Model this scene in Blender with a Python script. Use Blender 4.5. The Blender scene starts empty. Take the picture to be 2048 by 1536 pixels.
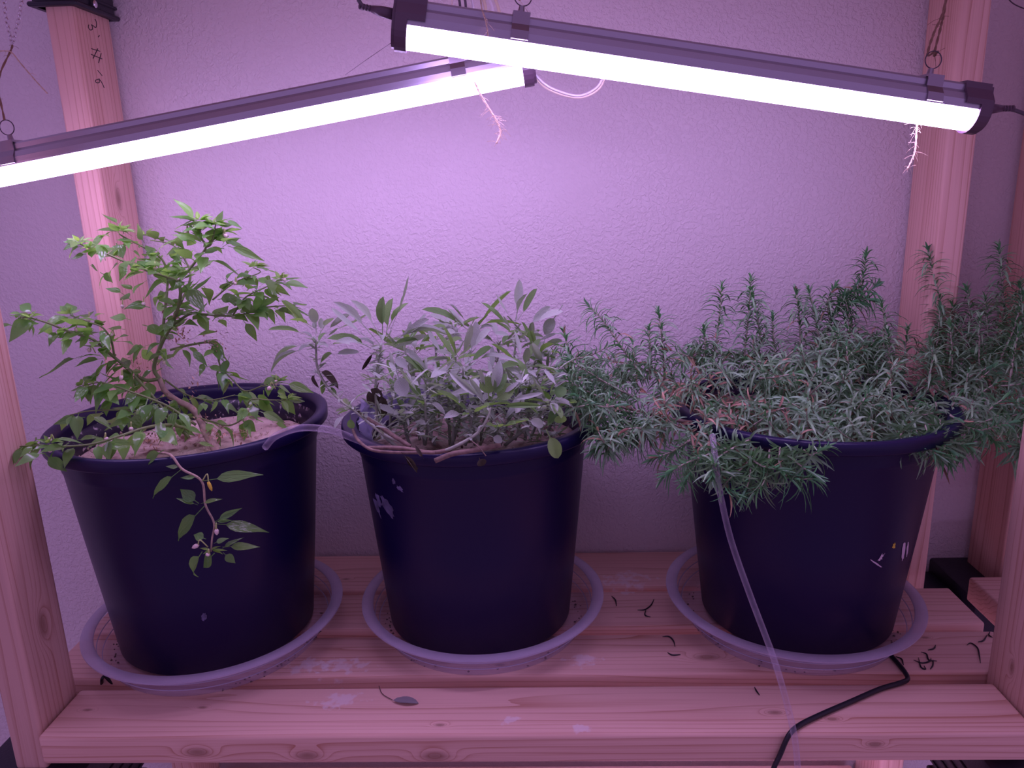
import bpy, bmesh, math, random
import numpy as np
from mathutils import Vector, Matrix
random.seed(7); rng = np.random.default_rng(7)
sc = bpy.context.scene
COL = sc.collection
# ------------------------------------------------------------------ camera
F = 1538.0; PIT, YAW, ROL = .2529, -.0377, -.0309
CAM = Vector((35.8, -732.5, 589.0))          # millimetres; the world is in metres
def cam_axes():
    cp, sp, cy, sy, cr, sr = math.cos(PIT), math.sin(PIT), math.cos(YAW), math.sin(YAW), math.cos(ROL), math.sin(ROL)
    f = Vector((sy*cp, cy*cp, -sp)); rt = Vector((cy, -sy, 0)); up = rt.cross(f)
    return rt*cr + up*sr, -rt*sr + up*cr, f
RT, UP, FW = cam_axes()
cd = bpy.data.cameras.new('camera'); cam = bpy.data.objects.new('camera', cd); COL.objects.link(cam)
cd.sensor_width = 36; cd.lens = 36*F/2048; cd.clip_start = .02
cam.matrix_world = Matrix(((RT.x, UP.x, -FW.x, CAM.x*.001), (RT.y, UP.y, -FW.y, CAM.y*.001), (RT.z, UP.z, -FW.z, CAM.z*.001), (0, 0, 0, 1)))
sc.camera = cam
def at(px, py, y):                            # point (mm) at world depth y seen at pixel px,py
    d = FW*F + RT*(px-1024) + UP*(768-py)
    return CAM + d*((y-CAM.y)/d.y)
def atz(px, py, z):
    d = FW*F + RT*(px-1024) + UP*(768-py)
    return CAM + d*((z-CAM.z)/d.z)
# ------------------------------------------------------------------ world, light, exposure
w = bpy.data.worlds.new('world'); sc.world = w; w.use_nodes = True
bg = w.node_tree.nodes['Background']; bg.inputs[0].default_value = (.62, .36, .86, 1); bg.inputs[1].default_value = .60
LAMP_COL = (.72, .46, 1.08); LAMP_STR = 24.0
vs = sc.view_settings; vs.view_transform = 'Standard'; vs.look = 'None'; vs.gamma = 1; vs.exposure = 0; vs.use_curve_mapping = False

# ------------------------------------------------------------------ materials
def nd(nt, t, **k):
    n = nt.nodes.new(t)
    for a, b in k.items(): setattr(n, a, b)
    return n
def base_mat(name):
    m = bpy.data.materials.new(name); m.use_nodes = True
    nt = m.node_tree; b = nt.nodes['Principled BSDF']
    return m, nt, b, nt.links.new
def plain(name, col, rough=.5, metal=0., spec=.5, noise=0., nscale=80., bump=0., bscale=300.):
    m, nt, b, L = base_mat(name)
    b.inputs['Base Color'].default_value = (*col, 1); b.inputs['Roughness'].default_value = rough
    b.inputs['Metallic'].default_value = metal; b.inputs['Specular IOR Level'].default_value = spec
    if noise:
        tc = nd(nt, 'ShaderNodeTexCoord'); n = nd(nt, 'ShaderNodeTexNoise'); n.inputs['Scale'].default_value = nscale; n.inputs['Detail'].default_value = 6
        L(tc.outputs['Object'], n.inputs['Vector'])
        r = nd(nt, 'ShaderNodeValToRGB'); r.color_ramp.elements[0].position = .3; r.color_ramp.elements[1].position = .7
        r.color_ramp.elements[0].color = (*[c*(1-noise) for c in col], 1); r.color_ramp.elements[1].color = (*[min(1, c*(1+noise)) for c in col], 1)
        L(n.outputs['Fac'], r.inputs[0]); L(r.outputs[0], b.inputs['Base Color'])
    if bump:
        tc = nd(nt, 'ShaderNodeTexCoord'); n = nd(nt, 'ShaderNodeTexNoise'); n.inputs['Scale'].default_value = bscale; n.inputs['Detail'].default_value = 5
        L(tc.outputs['Object'], n.inputs['Vector'])
        bp = nd(nt, 'ShaderNodeBump'); bp.inputs['Strength'].default_value = bump; bp.inputs['Distance'].default_value = .002
        L(n.outputs['Fac'], bp.inputs['Height']); L(bp.outputs[0], b.inputs['Normal'])
    return m
def math_n(nt, op, a, b=None, c=None):
    n = nd(nt, 'ShaderNodeMath', operation=op)
    for i, v in enumerate((a, b, c)):
        if v is None: continue
        if isinstance(v, (int, float)): n.inputs[i].default_value = v
        else: nt.links.new(v, n.inputs[i])
    return n.outputs[0]
def wood(name, axis, knots=(), seed=0., face='z', stains=(), tone=1.0):
    """axis = grain axis; knots = (x, y, z, radius) in object space metres"""
    m, nt, b, L = base_mat(name)
    tc = nd(nt, 'ShaderNodeTexCoord'); P = tc.outputs['Object']
    # slow warp of the grain
    st = [30., 30., 30.]; st['xyz'.index(axis)] = 1.6
    mp = nd(nt, 'ShaderNodeMapping'); mp.inputs['Scale'].default_value = st; mp.inputs['Location'].default_value = (seed, seed*1.7, seed*.6); L(P, mp.inputs['Vector'])
    warp = nd(nt, 'ShaderNodeTexNoise'); warp.inputs['Scale'].default_value = .55; warp.inputs['Detail'].default_value = 2; L(mp.outputs[0], warp.inputs['Vector'])
    bend = None; dark = None
    for kx, ky, kz, kr in knots:
        kr *= .6
        sub = nd(nt, 'ShaderNodeVectorMath', operation='SUBTRACT'); L(P, sub.inputs[0]); sub.inputs[1].default_value = (kx, ky, kz)
        s = [1/kr]*3; s['xyz'.index(axis)] = .42/kr
        ml = nd(nt, 'ShaderNodeVectorMath', operation='MULTIPLY'); L(sub.outputs[0], ml.inputs[0]); ml.inputs[1].default_value = s
        ln = nd(nt, 'ShaderNodeVectorMath', operation='LENGTH'); L(ml.outputs[0], ln.inputs[0]); d = ln.outputs['Value']
        g = math_n(nt, 'POWER', 2.718, math_n(nt, 'MULTIPLY', math_n(nt, 'MULTIPLY', d, d), -.45))
        dk = math_n(nt, 'POWER', 2.718, math_n(nt, 'MULTIPLY', math_n(nt, 'POWER', d, 3.), -1.))
        bend = g if bend is None else math_n(nt, 'ADD', bend, g)
        dark = dk if dark is None else math_n(nt, 'MAXIMUM', dark, dk)
    sep = nd(nt, 'ShaderNodeSeparateXYZ'); L(P, sep.inputs[0])
    oth = [o for i, o in enumerate(sep.outputs) if 'xyz'[i] != axis]
    v = math_n(nt, 'ADD', math_n(nt, 'MULTIPLY', oth[0], 62.), math_n(nt, 'MULTIPLY', oth[1], 88.))
    v = math_n(nt, 'ADD', v, math_n(nt, 'MULTIPLY', warp.outputs['Fac'], 5.))
    if bend is not None: v = math_n(nt, 'ADD', v, math_n(nt, 'MULTIPLY', bend, 2.6))
    ring = math_n(nt, 'FRACT', math_n(nt, 'MULTIPLY', v, 1.35))
    ring = math_n(nt, 'POWER', ring, 5.)                         # sharp late-wood line
    fs = [900., 900., 900.]; fs['xyz'.index(axis)] = 14.
    mp2 = nd(nt, 'ShaderNodeMapping'); mp2.inputs['Scale'].default_value = fs; L(P, mp2.inputs['Vector'])
    fine = nd(nt, 'ShaderNodeTexNoise'); fine.inputs['Scale'].default_value = .6; fine.inputs['Detail'].default_value = 4; L(mp2.outputs[0], fine.inputs['Vector'])
    big = nd(nt, 'ShaderNodeTexNoise'); big.inputs['Scale'].default_value = 1.1; big.inputs['Detail'].default_value = 3; L(mp.outputs[0], big.inputs['Vector'])
    f1 = math_n(nt, 'MULTIPLY', ring, math_n(nt, 'ADD', .15, math_n(nt, 'MULTIPLY', big.outputs['Fac'], .75)))
    f = math_n(nt, 'ADD', f1, math_n(nt, 'MULTIPLY', math_n(nt, 'SUBTRACT', fine.outputs['Fac'], .5), .55))
    f = math_n(nt, 'ADD', f, math_n(nt, 'MULTIPLY', math_n(nt, 'SUBTRACT', big.outputs['Fac'], .5), .9))
    cr = nd(nt, 'ShaderNodeValToRGB'); e = cr.color_ramp.elements
    e[0].position = 0.; e[0].color = (.74*tone, .475*tone, .385*tone, 1); e[1].position = .8; e[1].color = (.46*tone, .21*tone, .135*tone, 1)
    L(f, cr.inputs[0]); col = cr.outputs[0]
    if dark is not None:
        mx = nd(nt, 'ShaderNodeMixRGB'); L(math_n(nt, 'MULTIPLY', dark, .62), mx.inputs[0]); L(col, mx.inputs[1]); mx.inputs[2].default_value = (.17, .075, .04, 1); col = mx.outputs[0]
    for sx, sy, sz, sr in stains:                               # white mineral stains
        sub = nd(nt, 'ShaderNodeVectorMath', operation='SUBTRACT'); L(P, sub.inputs[0]); sub.inputs[1].default_value = (sx, sy, sz)
        ml = nd(nt, 'ShaderNodeVectorMath', operation='MULTIPLY'); L(sub.outputs[0], ml.inputs[0]); ml.inputs[1].default_value = (.55/sr, 1/sr, .3/sr)
        ln = nd(nt, 'ShaderNodeVectorMath', operation='LENGTH'); L(ml.outputs[0], ln.inputs[0])
        nz = nd(nt, 'ShaderNodeTexNoise'); nz.inputs['Scale'].default_value = 85; nz.inputs['Detail'].default_value = 6; L(P, nz.inputs['Vector'])
        k = math_n(nt, 'SUBTRACT', math_n(nt, 'MULTIPLY', nz.outputs['Fac'], 2.3), math_n(nt, 'ADD', .62, math_n(nt, 'MULTIPLY', ln.outputs['Value'], .6)))
        cl = nd(nt, 'ShaderNodeClamp'); L(math_n(nt, 'MULTIPLY', k, 1.6), cl.inputs[0]); cl.inputs[2].default_value = .42
        mx = nd(nt, 'ShaderNodeMixRGB'); L(cl.outputs[0], mx.inputs[0]); L(col, mx.inputs[1]); mx.inputs[2].default_value = (.8, .76, .8, 1); col = mx.outputs[0]
    L(col, b.inputs['Base Color']); b.inputs['Roughness'].default_value = .55; b.inputs['Specular IOR Level'].default_value = .3
    bp = nd(nt, 'ShaderNodeBump'); bp.inputs['Strength'].default_value = .25; bp.inputs['Distance'].default_value = .0006
    L(f, bp.inputs['Height']); L(bp.outputs[0], b.inputs['Normal'])
    return m
def wall_mat():
    m, nt, b, L = base_mat('wall_paint')
    tc = nd(nt, 'ShaderNodeTexCoord'); P = tc.outputs['Object']
    b.inputs['Base Color'].default_value = (.66, .60, .60, 1); b.inputs['Roughness'].default_value = .5
    n1 = nd(nt, 'ShaderNodeTexNoise'); n1.inputs['Scale'].default_value = 185; n1.inputs['Detail'].default_value = 3; n1.inputs['Distortion'].default_value = .5; L(P, n1.inputs['Vector'])
    n2 = nd(nt, 'ShaderNodeTexNoise'); n2.inputs['Scale'].default_value = 48; n2.inputs['Detail'].default_value = 2; L(P, n2.inputs['Vector'])
    r = nd(nt, 'ShaderNodeValToRGB'); r.color_ramp.elements[0].position = .42; r.color_ramp.elements[1].position = .6; L(n1.outputs['Fac'], r.inputs[0])
    h = math_n(nt, 'ADD', r.outputs[0], math_n(nt, 'MULTIPLY', n2.outputs['Fac'], .6))
    bp = nd(nt, 'ShaderNodeBump'); bp.inputs['Strength'].default_value = .5; bp.inputs['Distance'].default_value = .0016
    L(h, bp.inputs['Height']); L(bp.outputs[0], b.inputs['Normal'])
    return m
def leaf_mat(name, top, under, trans, rough, tfac=.35, var=.25, veins=0., spec=.5, edge=None, vscale=700, bump=.3):
    m = bpy.data.materials.new(name); m.use_nodes = True; nt = m.node_tree; L = nt.links.new
    b = nt.nodes['Principled BSDF']; out = nt.nodes['Material Output']
    geo = nd(nt, 'ShaderNodeNewGeometry'); mx = nd(nt, 'ShaderNodeMixRGB'); L(geo.outputs['Backfacing'], mx.inputs[0])
    mx.inputs[1].default_value = (*top, 1); mx.inputs[2].default_value = (*under, 1)
    ri = geo.outputs['Random Per Island']; oi = nd(nt, 'ShaderNodeObjectInfo')
    rr = math_n(nt, 'FRACT', math_n(nt, 'ADD', ri, oi.outputs['Random']))
    hs = nd(nt, 'ShaderNodeHueSaturation'); L(mx.outputs[0], hs.inputs['Color'])
    L(math_n(nt, 'ADD', 1-var, math_n(nt, 'MULTIPLY', rr, 2*var)), hs.inputs['Value'])
    L(math_n(nt, 'ADD', .485, math_n(nt, 'MULTIPLY', math_n(nt, 'FRACT', math_n(nt, 'MULTIPLY', rr, 7.3)), .03)), hs.inputs['Hue'])
    col = hs.outputs[0]
    tc = nd(nt, 'ShaderNodeTexCoord'); nz = nd(nt, 'ShaderNodeTexVoronoi'); L(tc.outputs['Object'], nz.inputs['Vector']); nz.inputs['Scale'].default_value = vscale
    L(col, b.inputs['Base Color']); b.inputs['Roughness'].default_value = rough; b.inputs['Specular IOR Level'].default_value = spec
    if bump:
        bp = nd(nt, 'ShaderNodeBump'); bp.inputs['Strength'].default_value = bump; bp.inputs['Distance'].default_value = .0008
        L(nz.outputs['Distance'], bp.inputs['Height']); L(bp.outputs[0], b.inputs['Normal'])
    if tfac:
        t = nd(nt, 'ShaderNodeBsdfTranslucent'); ms = nd(nt, 'ShaderNodeMixShader'); ms.inputs[0].default_value = tfac
        h2 = nd(nt, 'ShaderNodeHueSaturation'); h2.inputs['Color'].default_value = (*trans, 1); L(math_n(nt, 'ADD', 1-var, math_n(nt, 'MULTIPLY', rr, 2*var)), h2.inputs['Value'])
        L(h2.outputs[0], t.inputs['Color']); L(b.outputs[0], ms.inputs[1]); L(t.outputs[0], ms.inputs[2]); L(ms.outputs[0], out.inputs['Surface'])
    return m
def clear_mat(name, fac, col, rough=.12, face=.45):
    m = bpy.data.materials.new(name); m.use_nodes = True; nt = m.node_tree; L = nt.links.new
    b = nt.nodes['Principled BSDF']; out = nt.nodes['Material Output']
    b.inputs['Base Color'].default_value = (*col, 1); b.inputs['Roughness'].default_value = rough; b.inputs['Specular IOR Level'].default_value = .9
    t = nd(nt, 'ShaderNodeBsdfTransparent'); t.inputs[0].default_value = (.94, .93, .96, 1)
    lw = nd(nt, 'ShaderNodeLayerWeight'); lw.inputs[0].default_value = .35
    nz = nd(nt, 'ShaderNodeTexNoise'); nz.inputs['Scale'].default_value = 25; nz.inputs['Detail'].default_value = 5
    tc = nd(nt, 'ShaderNodeTexCoord'); L(tc.outputs['Object'], nz.inputs['Vector'])
    f = math_n(nt, 'ADD', math_n(nt, 'MULTIPLY', lw.outputs['Facing'], face), math_n(nt, 'ADD', fac-.12, math_n(nt, 'MULTIPLY', nz.outputs['Fac'], .24)))
    ms = nd(nt, 'ShaderNodeMixShader'); L(f, ms.inputs[0]); L(t.outputs[0], ms.inputs[1]); L(b.outputs[0], ms.inputs[2]); L(ms.outputs[0], out.inputs['Surface'])
    return m
def pot_mat():
    m, nt, b, L = base_mat('pot_plastic')
    tc = nd(nt, 'ShaderNodeTexCoord'); n = nd(nt, 'ShaderNodeTexNoise'); n.inputs['Scale'].default_value = 9; n.inputs['Detail'].default_value = 6; L(tc.outputs['Object'], n.inputs['Vector'])
    n2 = nd(nt, 'ShaderNodeTexNoise'); n2.inputs['Scale'].default_value = 260; n2.inputs['Detail'].default_value = 3; L(tc.outputs['Object'], n2.inputs['Vector'])
    b.inputs['Base Color'].default_value = (.006, .003, .040, 1); b.inputs['Specular IOR Level'].default_value = .34  # blue of lens haze over the black plastic put into the base colour
    L(math_n(nt, 'ADD', .30, math_n(nt, 'MULTIPLY', n.outputs['Fac'], .16)), b.inputs['Roughness'])
    bp = nd(nt, 'ShaderNodeBump'); bp.inputs['Strength'].default_value = .08; bp.inputs['Distance'].default_value = .0005; L(n2.outputs['Fac'], bp.inputs['Height']); L(bp.outputs[0], b.inputs['Normal'])
    return m
def pot_inner_mat():
    m, nt, b, L = base_mat('pot_splashed')
    tc = nd(nt, 'ShaderNodeTexCoord'); n = nd(nt, 'ShaderNodeTexNoise'); n.inputs['Scale'].default_value = 120; n.inputs['Detail'].default_value = 8; L(tc.outputs['Object'], n.inputs['Vector'])
    r = nd(nt, 'ShaderNodeValToRGB'); r.color_ramp.elements[0].position = .60; r.color_ramp.elements[0].color = (.012, .008, .03, 1); r.color_ramp.elements[1].position = .72; r.color_ramp.elements[1].color = (.55, .50, .52, 1)
    L(n.outputs['Fac'], r.inputs[0]); L(r.outputs[0], b.inputs['Base Color']); b.inputs['Roughness'].default_value = .35
    return m
def soil_mat(k=1.):
    m, nt, b, L = base_mat('sandy_soil')
    tc = nd(nt, 'ShaderNodeTexCoord')
    n = nd(nt, 'ShaderNodeTexNoise'); n.inputs['Scale'].default_value = 28; n.inputs['Detail'].default_value = 9; L(tc.outputs['Object'], n.inputs['Vector'])
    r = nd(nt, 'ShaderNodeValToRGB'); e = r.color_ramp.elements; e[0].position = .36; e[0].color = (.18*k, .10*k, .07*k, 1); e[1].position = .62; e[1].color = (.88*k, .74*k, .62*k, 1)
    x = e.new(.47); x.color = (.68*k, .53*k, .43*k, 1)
    L(n.outputs['Fac'], r.inputs[0]); L(r.outputs[0], b.inputs['Base Color']); b.inputs['Roughness'].default_value = .95
    n2 = nd(nt, 'ShaderNodeTexNoise'); n2.inputs['Scale'].default_value = 220; n2.inputs['Detail'].default_value = 6; L(tc.outputs['Object'], n2.inputs['Vector'])
    bp = nd(nt, 'ShaderNodeBump'); bp.inputs['Strength'].default_value = .8; bp.inputs['Distance'].default_value = .003; L(n2.outputs['Fac'], bp.inputs['Height']); L(bp.outputs[0], b.inputs['Normal'])
    return m
def emit_mat():
    m = bpy.data.materials.new('lit_diffuser'); m.use_nodes = True; nt = m.node_tree
    nt.nodes.remove(nt.nodes['Principled BSDF']); e = nd(nt, 'ShaderNodeEmission'); e.inputs[0].default_value = (*LAMP_COL, 1); e.inputs[1].default_value = LAMP_STR
    nt.links.new(e.outputs[0], nt.nodes['Material Output'].inputs['Surface']); return m
M = dict(wall=wall_mat(), pot=pot_mat(), pot_in=pot_inner_mat(), soil=soil_mat(), soil_dark=soil_mat(.38), lit=emit_mat(),  # dark soil: stem shade put into the sage pot's colour, true brown for rosemary
    black=plain('black_plastic', (.012, .010, .022), .45, bump=.15),
    cap=plain('cap_plastic', (.10, .06, .09), .35), cord_grey=plain('grey_cord', (.10, .085, .11), .5),
    alu=plain('aluminium_housing', (.42, .40, .46), .38, .75), clip=plain('clip_steel', (.30, .26, .30), .3, .9),
    wire=plain('ring_steel', (.10, .08, .10), .35, .8), chain=plain('chain_steel', (.75, .72, .78), .25, 1.),
    twine=plain('jute_twine', (.66, .50, .36), .9, noise=.3, nscale=400), twine_unlit=plain('jute_twine_unlit', (.26, .15, .10), .9), cream=plain('cream_cord', (.72, .64, .48), .45), white=plain('white_cord', (.75, .73, .78), .45),  # twine hanging unlit has its shade put into a darker jute colour
    cord=plain('black_cord', (.008, .007, .014), .4), saucer=clear_mat('clear_saucer', .15, (.46, .40, .54), .16, .22), saucer_rim=clear_mat('clear_saucer_rim', .42, (.55, .50, .62), .3, .3), tube=clear_mat('clear_tube', .06, (.80, .72, .85), .06, .30),
    sheet=clear_mat('clear_sheet', .28, (.55, .55, .85), .15),
    chili=leaf_mat('chili_leaf', (.14, .30, .085), (.20, .37, .13), (.34, .70, .10), .22, .42, .3, spec=.65, vscale=7., bump=.9),
    chili_new=leaf_mat('chili_new_leaf', (.22, .42, .09), (.25, .42, .12), (.42, .75, .10), .4, .4, .2, vscale=7.),
    sage=leaf_mat('sage_leaf', (.46, .52, .45), (.42, .49, .38), (.34, .58, .16), .75, .26, .22, spec=.25, vscale=30., bump=.7),
    sage_green=leaf_mat('sage_green_leaf', (.19, .33, .13), (.22, .37, .13), (.34, .66, .10), .7, .34, .2, spec=.25, vscale=30., bump=.7),
    sage_dark=leaf_mat('sage_dead_leaf', (.085, .075, .055), (.17, .12, .10), (.1, .08, .04), .8, .15, .3, spec=.2, vscale=30., bump=.9),
    needle=leaf_mat('rosemary_needle', (.10, .29, .12), (.24, .42, .23), (.18, .50, .13), .32, .22, .35, spec=.5, vscale=300, bump=0),
    dead=leaf_mat('rosemary_dry_needle', (.36, .22, .14), (.42, .28, .18), (.4, .2, .1), .7, .15, .4, bump=0),
    litter=plain('dry_litter', (.10, .06, .05), .85), rstem=plain('rosemary_bark', (.40, .37, .28), .8, noise=.4, nscale=200), cstem=plain('chili_stem', (.16, .22, .07), .5, noise=.25, nscale=60),
    ctrunk=plain('chili_bark', (.36, .27, .20), .8, noise=.35, nscale=120), sstem=plain('sage_stem', (.30, .34, .25), .8, noise=.2, nscale=90), sbark=plain('sage_bark', (.20, .14, .11), .85, noise=.4, nscale=120),
    bud=plain('pale_bud', (.75, .62, .55), .5), bud_y=plain('yellow_bud', (.65, .50, .05), .5), budstalk=plain('bud_stalk', (.45, .55, .18), .5), pencil=plain('pencil_mark', (.045, .03, .035), .7),
    scuff=plain('white_scuff', (.10, .09, .17), .6, noise=.5, nscale=60), sticker=plain('sticker_scrap', (.62, .52, .60), .4), floor=plain('floor_board', (.55, .48, .46), .7, noise=.1))

# ------------------------------------------------------------------ mesh helpers (mm in, metres out)
ORG = {}
def org(o): return ORG.get(o.name, Vector((0, 0, 0))) if o else Vector((0, 0, 0))
def link(name, me, parent=None, origin=None):
    o = bpy.data.objects.new(name, me); COL.objects.link(o)
    if parent:
        o.parent = parent; ORG[o.name] = org(parent)
    else:
        g = origin or Vector((0, 0, 0)); o.location = g*.001; ORG[o.name] = g.copy()
    return o
class MB:
    def __init__(s): s.v = []; s.f = []
    def add(s, vs, fs):
        n = len(s.v); s.v += [tuple(x) for x in vs]; s.f += [tuple(i+n for i in f) for f in fs]
    def tube(s, pts, rad, n=8, cap=True):
        pts = [Vector(p) for p in pts]; k = len(pts)
        if not isinstance(rad, (list, tuple)): rad = [rad]*k
        prev = None; vs = []
        for i, p in enumerate(pts):
            t = (pts[min(i+1, k-1)]-pts[max(i-1, 0)]).normalized()
            if prev is None:
                a = Vector((0, 0, 1)) if abs(t.z) < .9 else Vector((1, 0, 0)); u = t.cross(a).normalized()
            else: u = (prev-t*prev.dot(t)).normalized()
            prev = u; v = t.cross(u)
            vs += [p+(u*math.cos(q)+v*math.sin(q))*rad[i] for q in [2*math.pi*j/n for j in range(n)]]
        fs = [(i*n+j, i*n+(j+1) % n, (i+1)*n+(j+1) % n, (i+1)*n+j) for i in range(k-1) for j in range(n)]
        if cap: fs += [tuple(range(n))[::-1], tuple(range((k-1)*n, k*n))]
        s.add(vs, fs)
    def lathe(s, prof, n=96, c=(0, 0, 0), closed=False):
        vs = [(c[0]+r*math.cos(2*math.pi*j/n), c[1]+r*math.sin(2*math.pi*j/n), c[2]+z) for r, z in prof for j in range(n)]
        k = len(prof); fs = [(i*n+j, i*n+(j+1) % n, ((i+1) % k)*n+(j+1) % n, ((i+1) % k)*n+j) for i in range(k if closed else k-1) for j in range(n)]
        s.add(vs, fs)
    def box(s, a, b, bev=0, seg=3):
        bm = bmesh.new(); bmesh.ops.create_cube(bm, size=1)
        for v in bm.verts: v.co = Vector([(a[i]+b[i])/2+v.co[i]*(b[i]-a[i]) for i in range(3)])
        if bev: bmesh.ops.bevel(bm, geom=bm.edges[:], offset=bev, segments=seg, profile=.5, affect='EDGES')
        bm.verts.index_update(); s.add([v.co for v in bm.verts], [[v.index for v in f.verts] for f in bm.faces]); bm.free()
    def sweep(s, A, B, prof, cap=True, u=Vector((0, 0, 1))):      # prof = closed list of (side, up) swept from A to B
        d = (B-A).normalized(); sd = d.cross(u).normalized(); up = sd.cross(d)
        n = len(prof); vs = [P+sd*x+up*z for P in (A, B) for x, z in prof]
        fs = [(j, (j+1) % n, n+(j+1) % n, n+j) for j in range(n)]
        if cap: fs += [tuple(range(n))[::-1], tuple(range(n, 2*n))]
        s.add(vs, fs)
    def build(s, name, mat, parent=None, smooth=True, origin=None, auto=None):
        g = org(parent) if parent else (origin or Vector((0, 0, 0)))
        me = bpy.data.meshes.new(name); me.from_pydata([((x-g.x)*.001, (y-g.y)*.001, (z-g.z)*.001) for x, y, z in s.v], [], s.f)
        for m_ in (mat if isinstance(mat, list) else [mat]): me.materials.append(m_)
        if smooth: me.shade_smooth()
        if auto: me.set_sharp_from_angle(angle=math.radians(auto))
        me.update(); return link(name, me, parent, origin)
def tag(o, label=None, cat=None, group=None, kind=None):
    for k, v in (('label', label), ('category', cat), ('group', group), ('kind', kind)):
        if v: o[k] = v
    return o
def thing(name, label, cat, origin, group=None):
    o = link(name, None, None, Vector(origin)); o.empty_display_size = .02; return tag(o, label, cat, group)
def spline(pts, n=6):                                            # Catmull-Rom through points
    P = [Vector(p) for p in pts]
    if len(P) < 3: return [P[0].lerp(P[-1], i/n) for i in range(n+1)]
    Q = [P[0]*2-P[1]]+P+[P[-1]*2-P[-2]]; out = []
    for i in range(1, len(Q)-2):
        a, b, c, d = Q[i-1:i+3]
        for j in range(n):
            t = j/n; out.append(.5*((2*b)+(c-a)*t+(2*a-5*b+4*c-d)*t*t+(3*b-a-3*c+d)*t**3))
    out.append(P[-1]); return out
def lerp_list(a, b, n): return [a+(b-a)*i/(n-1) for i in range(n)]

# ================================================================== SETTING
WY = 436
m = MB(); m.box((-2500, WY, -900), (2500, WY+100, 1900)); tag(m.build('wall_back', M['wall'], smooth=False), kind='structure')
m = MB(); m.box((-2500, -2500, -960), (2500, WY, -900)); tag(m.build('floor', M['floor'], smooth=False), kind='structure')

# ================================================================== SHELVING UNIT
T, W = 38, 89
BLX, BLY, BRX, BRY, FLX, FLY, FRX, FRY = -594, 333, 612, 337, -583, 3, 607, 10
unit = thing('shelving_unit', 'wooden shelf of pale lumber holding the three black pots against the wall', 'shelf', (0, 200, -900))
g = org(unit)
def kp(px, py, y=None, z=None, r=.009, x=None):                  # knot given by the pixel where it shows
    if x is not None:
        d = FW*F+RT*(px-1024)+UP*(768-py); p = CAM+d*((x-CAM.x)/d.x)
    else: p = at(px, py, y) if z is None else atz(px, py, z)
    q = (p-g)*.001; return (q.x, q.y, q.z, r)
def board(name, a, b, mat, bev=4, par=unit):
    m = MB(); m.box(a, b, bev, 3); return m.build(name, mat, par, auto=50)
board('slat', (BLX+T+2, 315, -T), (BRX-T-2, 428, 0), wood('wood_a', 'x', [kp(692, 1158, z=0, r=.004)], 1.3, stains=[kp(1250, 1160, z=0, r=.022)]))
board('slat', (-607, 207, -T), (628, 302, 0), wood('wood_b', 'x', [kp(1770, 1210, z=0, r=.006)], 4.1, stains=[kp(1258, 1184, z=0, r=.008)]))
board('slat', (-607, 101, -T), (628, 189, 0), wood('wood_c', 'x', [kp(1414, 1315, z=0, r=.011), kp(1000, 1330, z=0, r=.005), kp(1850, 1275, z=0, r=.004)], 7.7, stains=[kp(685, 1330, z=0, r=.02), kp(620, 1330, z=0, r=.016), kp(1165, 1320, z=0, r=.012)]))
board('slat', (FLX+T+2, -6, -T), (FRX-T-2, 80, 0), wood('wood_d', 'x', [kp(1550, 1425, z=0, r=.006), kp(1664, 1438, z=0, r=.005), kp(880, 1450, z=0, r=.004), kp(175, 1420, z=0, r=.004), kp(405, 1415, z=0, r=.004), kp(395, 1505, y=-6, r=.010), kp(615, 1512, y=-6, r=.010), kp(870, 1513, y=-6, r=.011), kp(1750, 1489, y=-6, r=.006)], 2.9, stains=[kp(675, 1400, z=0, r=.016), kp(1020, 1440, z=0, r=.007), kp(1158, 1455, z=0, r=.007)]), bev=5)
PL = wood('wood_e', 'z', [kp(237, 398, x=BLX+T, r=.012), kp(232, 700, x=BLX+T, r=.006)], 3.3)
bl = board('post', (BLX, BLY, -900), (BLX+T, BLY+W, 1000), PL)
br = board('post', (BRX-T, BRY, -900), (BRX, BRY+W, 1000), wood('wood_f', 'z', [], 5.9))
fl = board('post', (FLX, FLY, -52), (FLX+T, 78, 1000), wood('wood_g', 'z', [kp(85, 1250, x=FLX+T, r=.012)], 8.2, tone=.82))
fr = board('post', (FRX-T, FRY, -52), (FRX, FRY+W, 1000), wood('wood_h', 'z', [kp(2024, 1335, x=FRX-T, r=.007)], 6.4, tone=.82))
# pencilled figures on the inner face of the back left post
pm = MB()
def px_x(px, py, x):
    d = FW*F+RT*(px-1024)+UP*(768-py); return CAM+d*((x-CAM.x)/d.x)
def stroke(pts):
    q = [px_x(a/2.926, b/2.926, BLX+T+.3) for a, b in pts]; pm.tube(spline(q, 4), .55, 5)
stroke([(520, 145), (517, 160), (528, 175), (540, 172), (540, 155), (535, 145), (545, 150), (560, 162), (565, 140), (560, 118), (555, 113)])
stroke([(582, 208), (574, 217)]); 
stroke([(535, 285), (585, 300)]); stroke([(533, 318), (598, 345)]); stroke([(572, 285), (545, 342)]); stroke([(592, 312), (577, 368)])
stroke([(572, 412), (598, 443)])
stroke([(582, 462), (560, 470), (562, 482), (580, 484), (582, 466), (598, 488), (610, 515)])
pm.build('pencil_writing', M['pencil'], bl)
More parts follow.
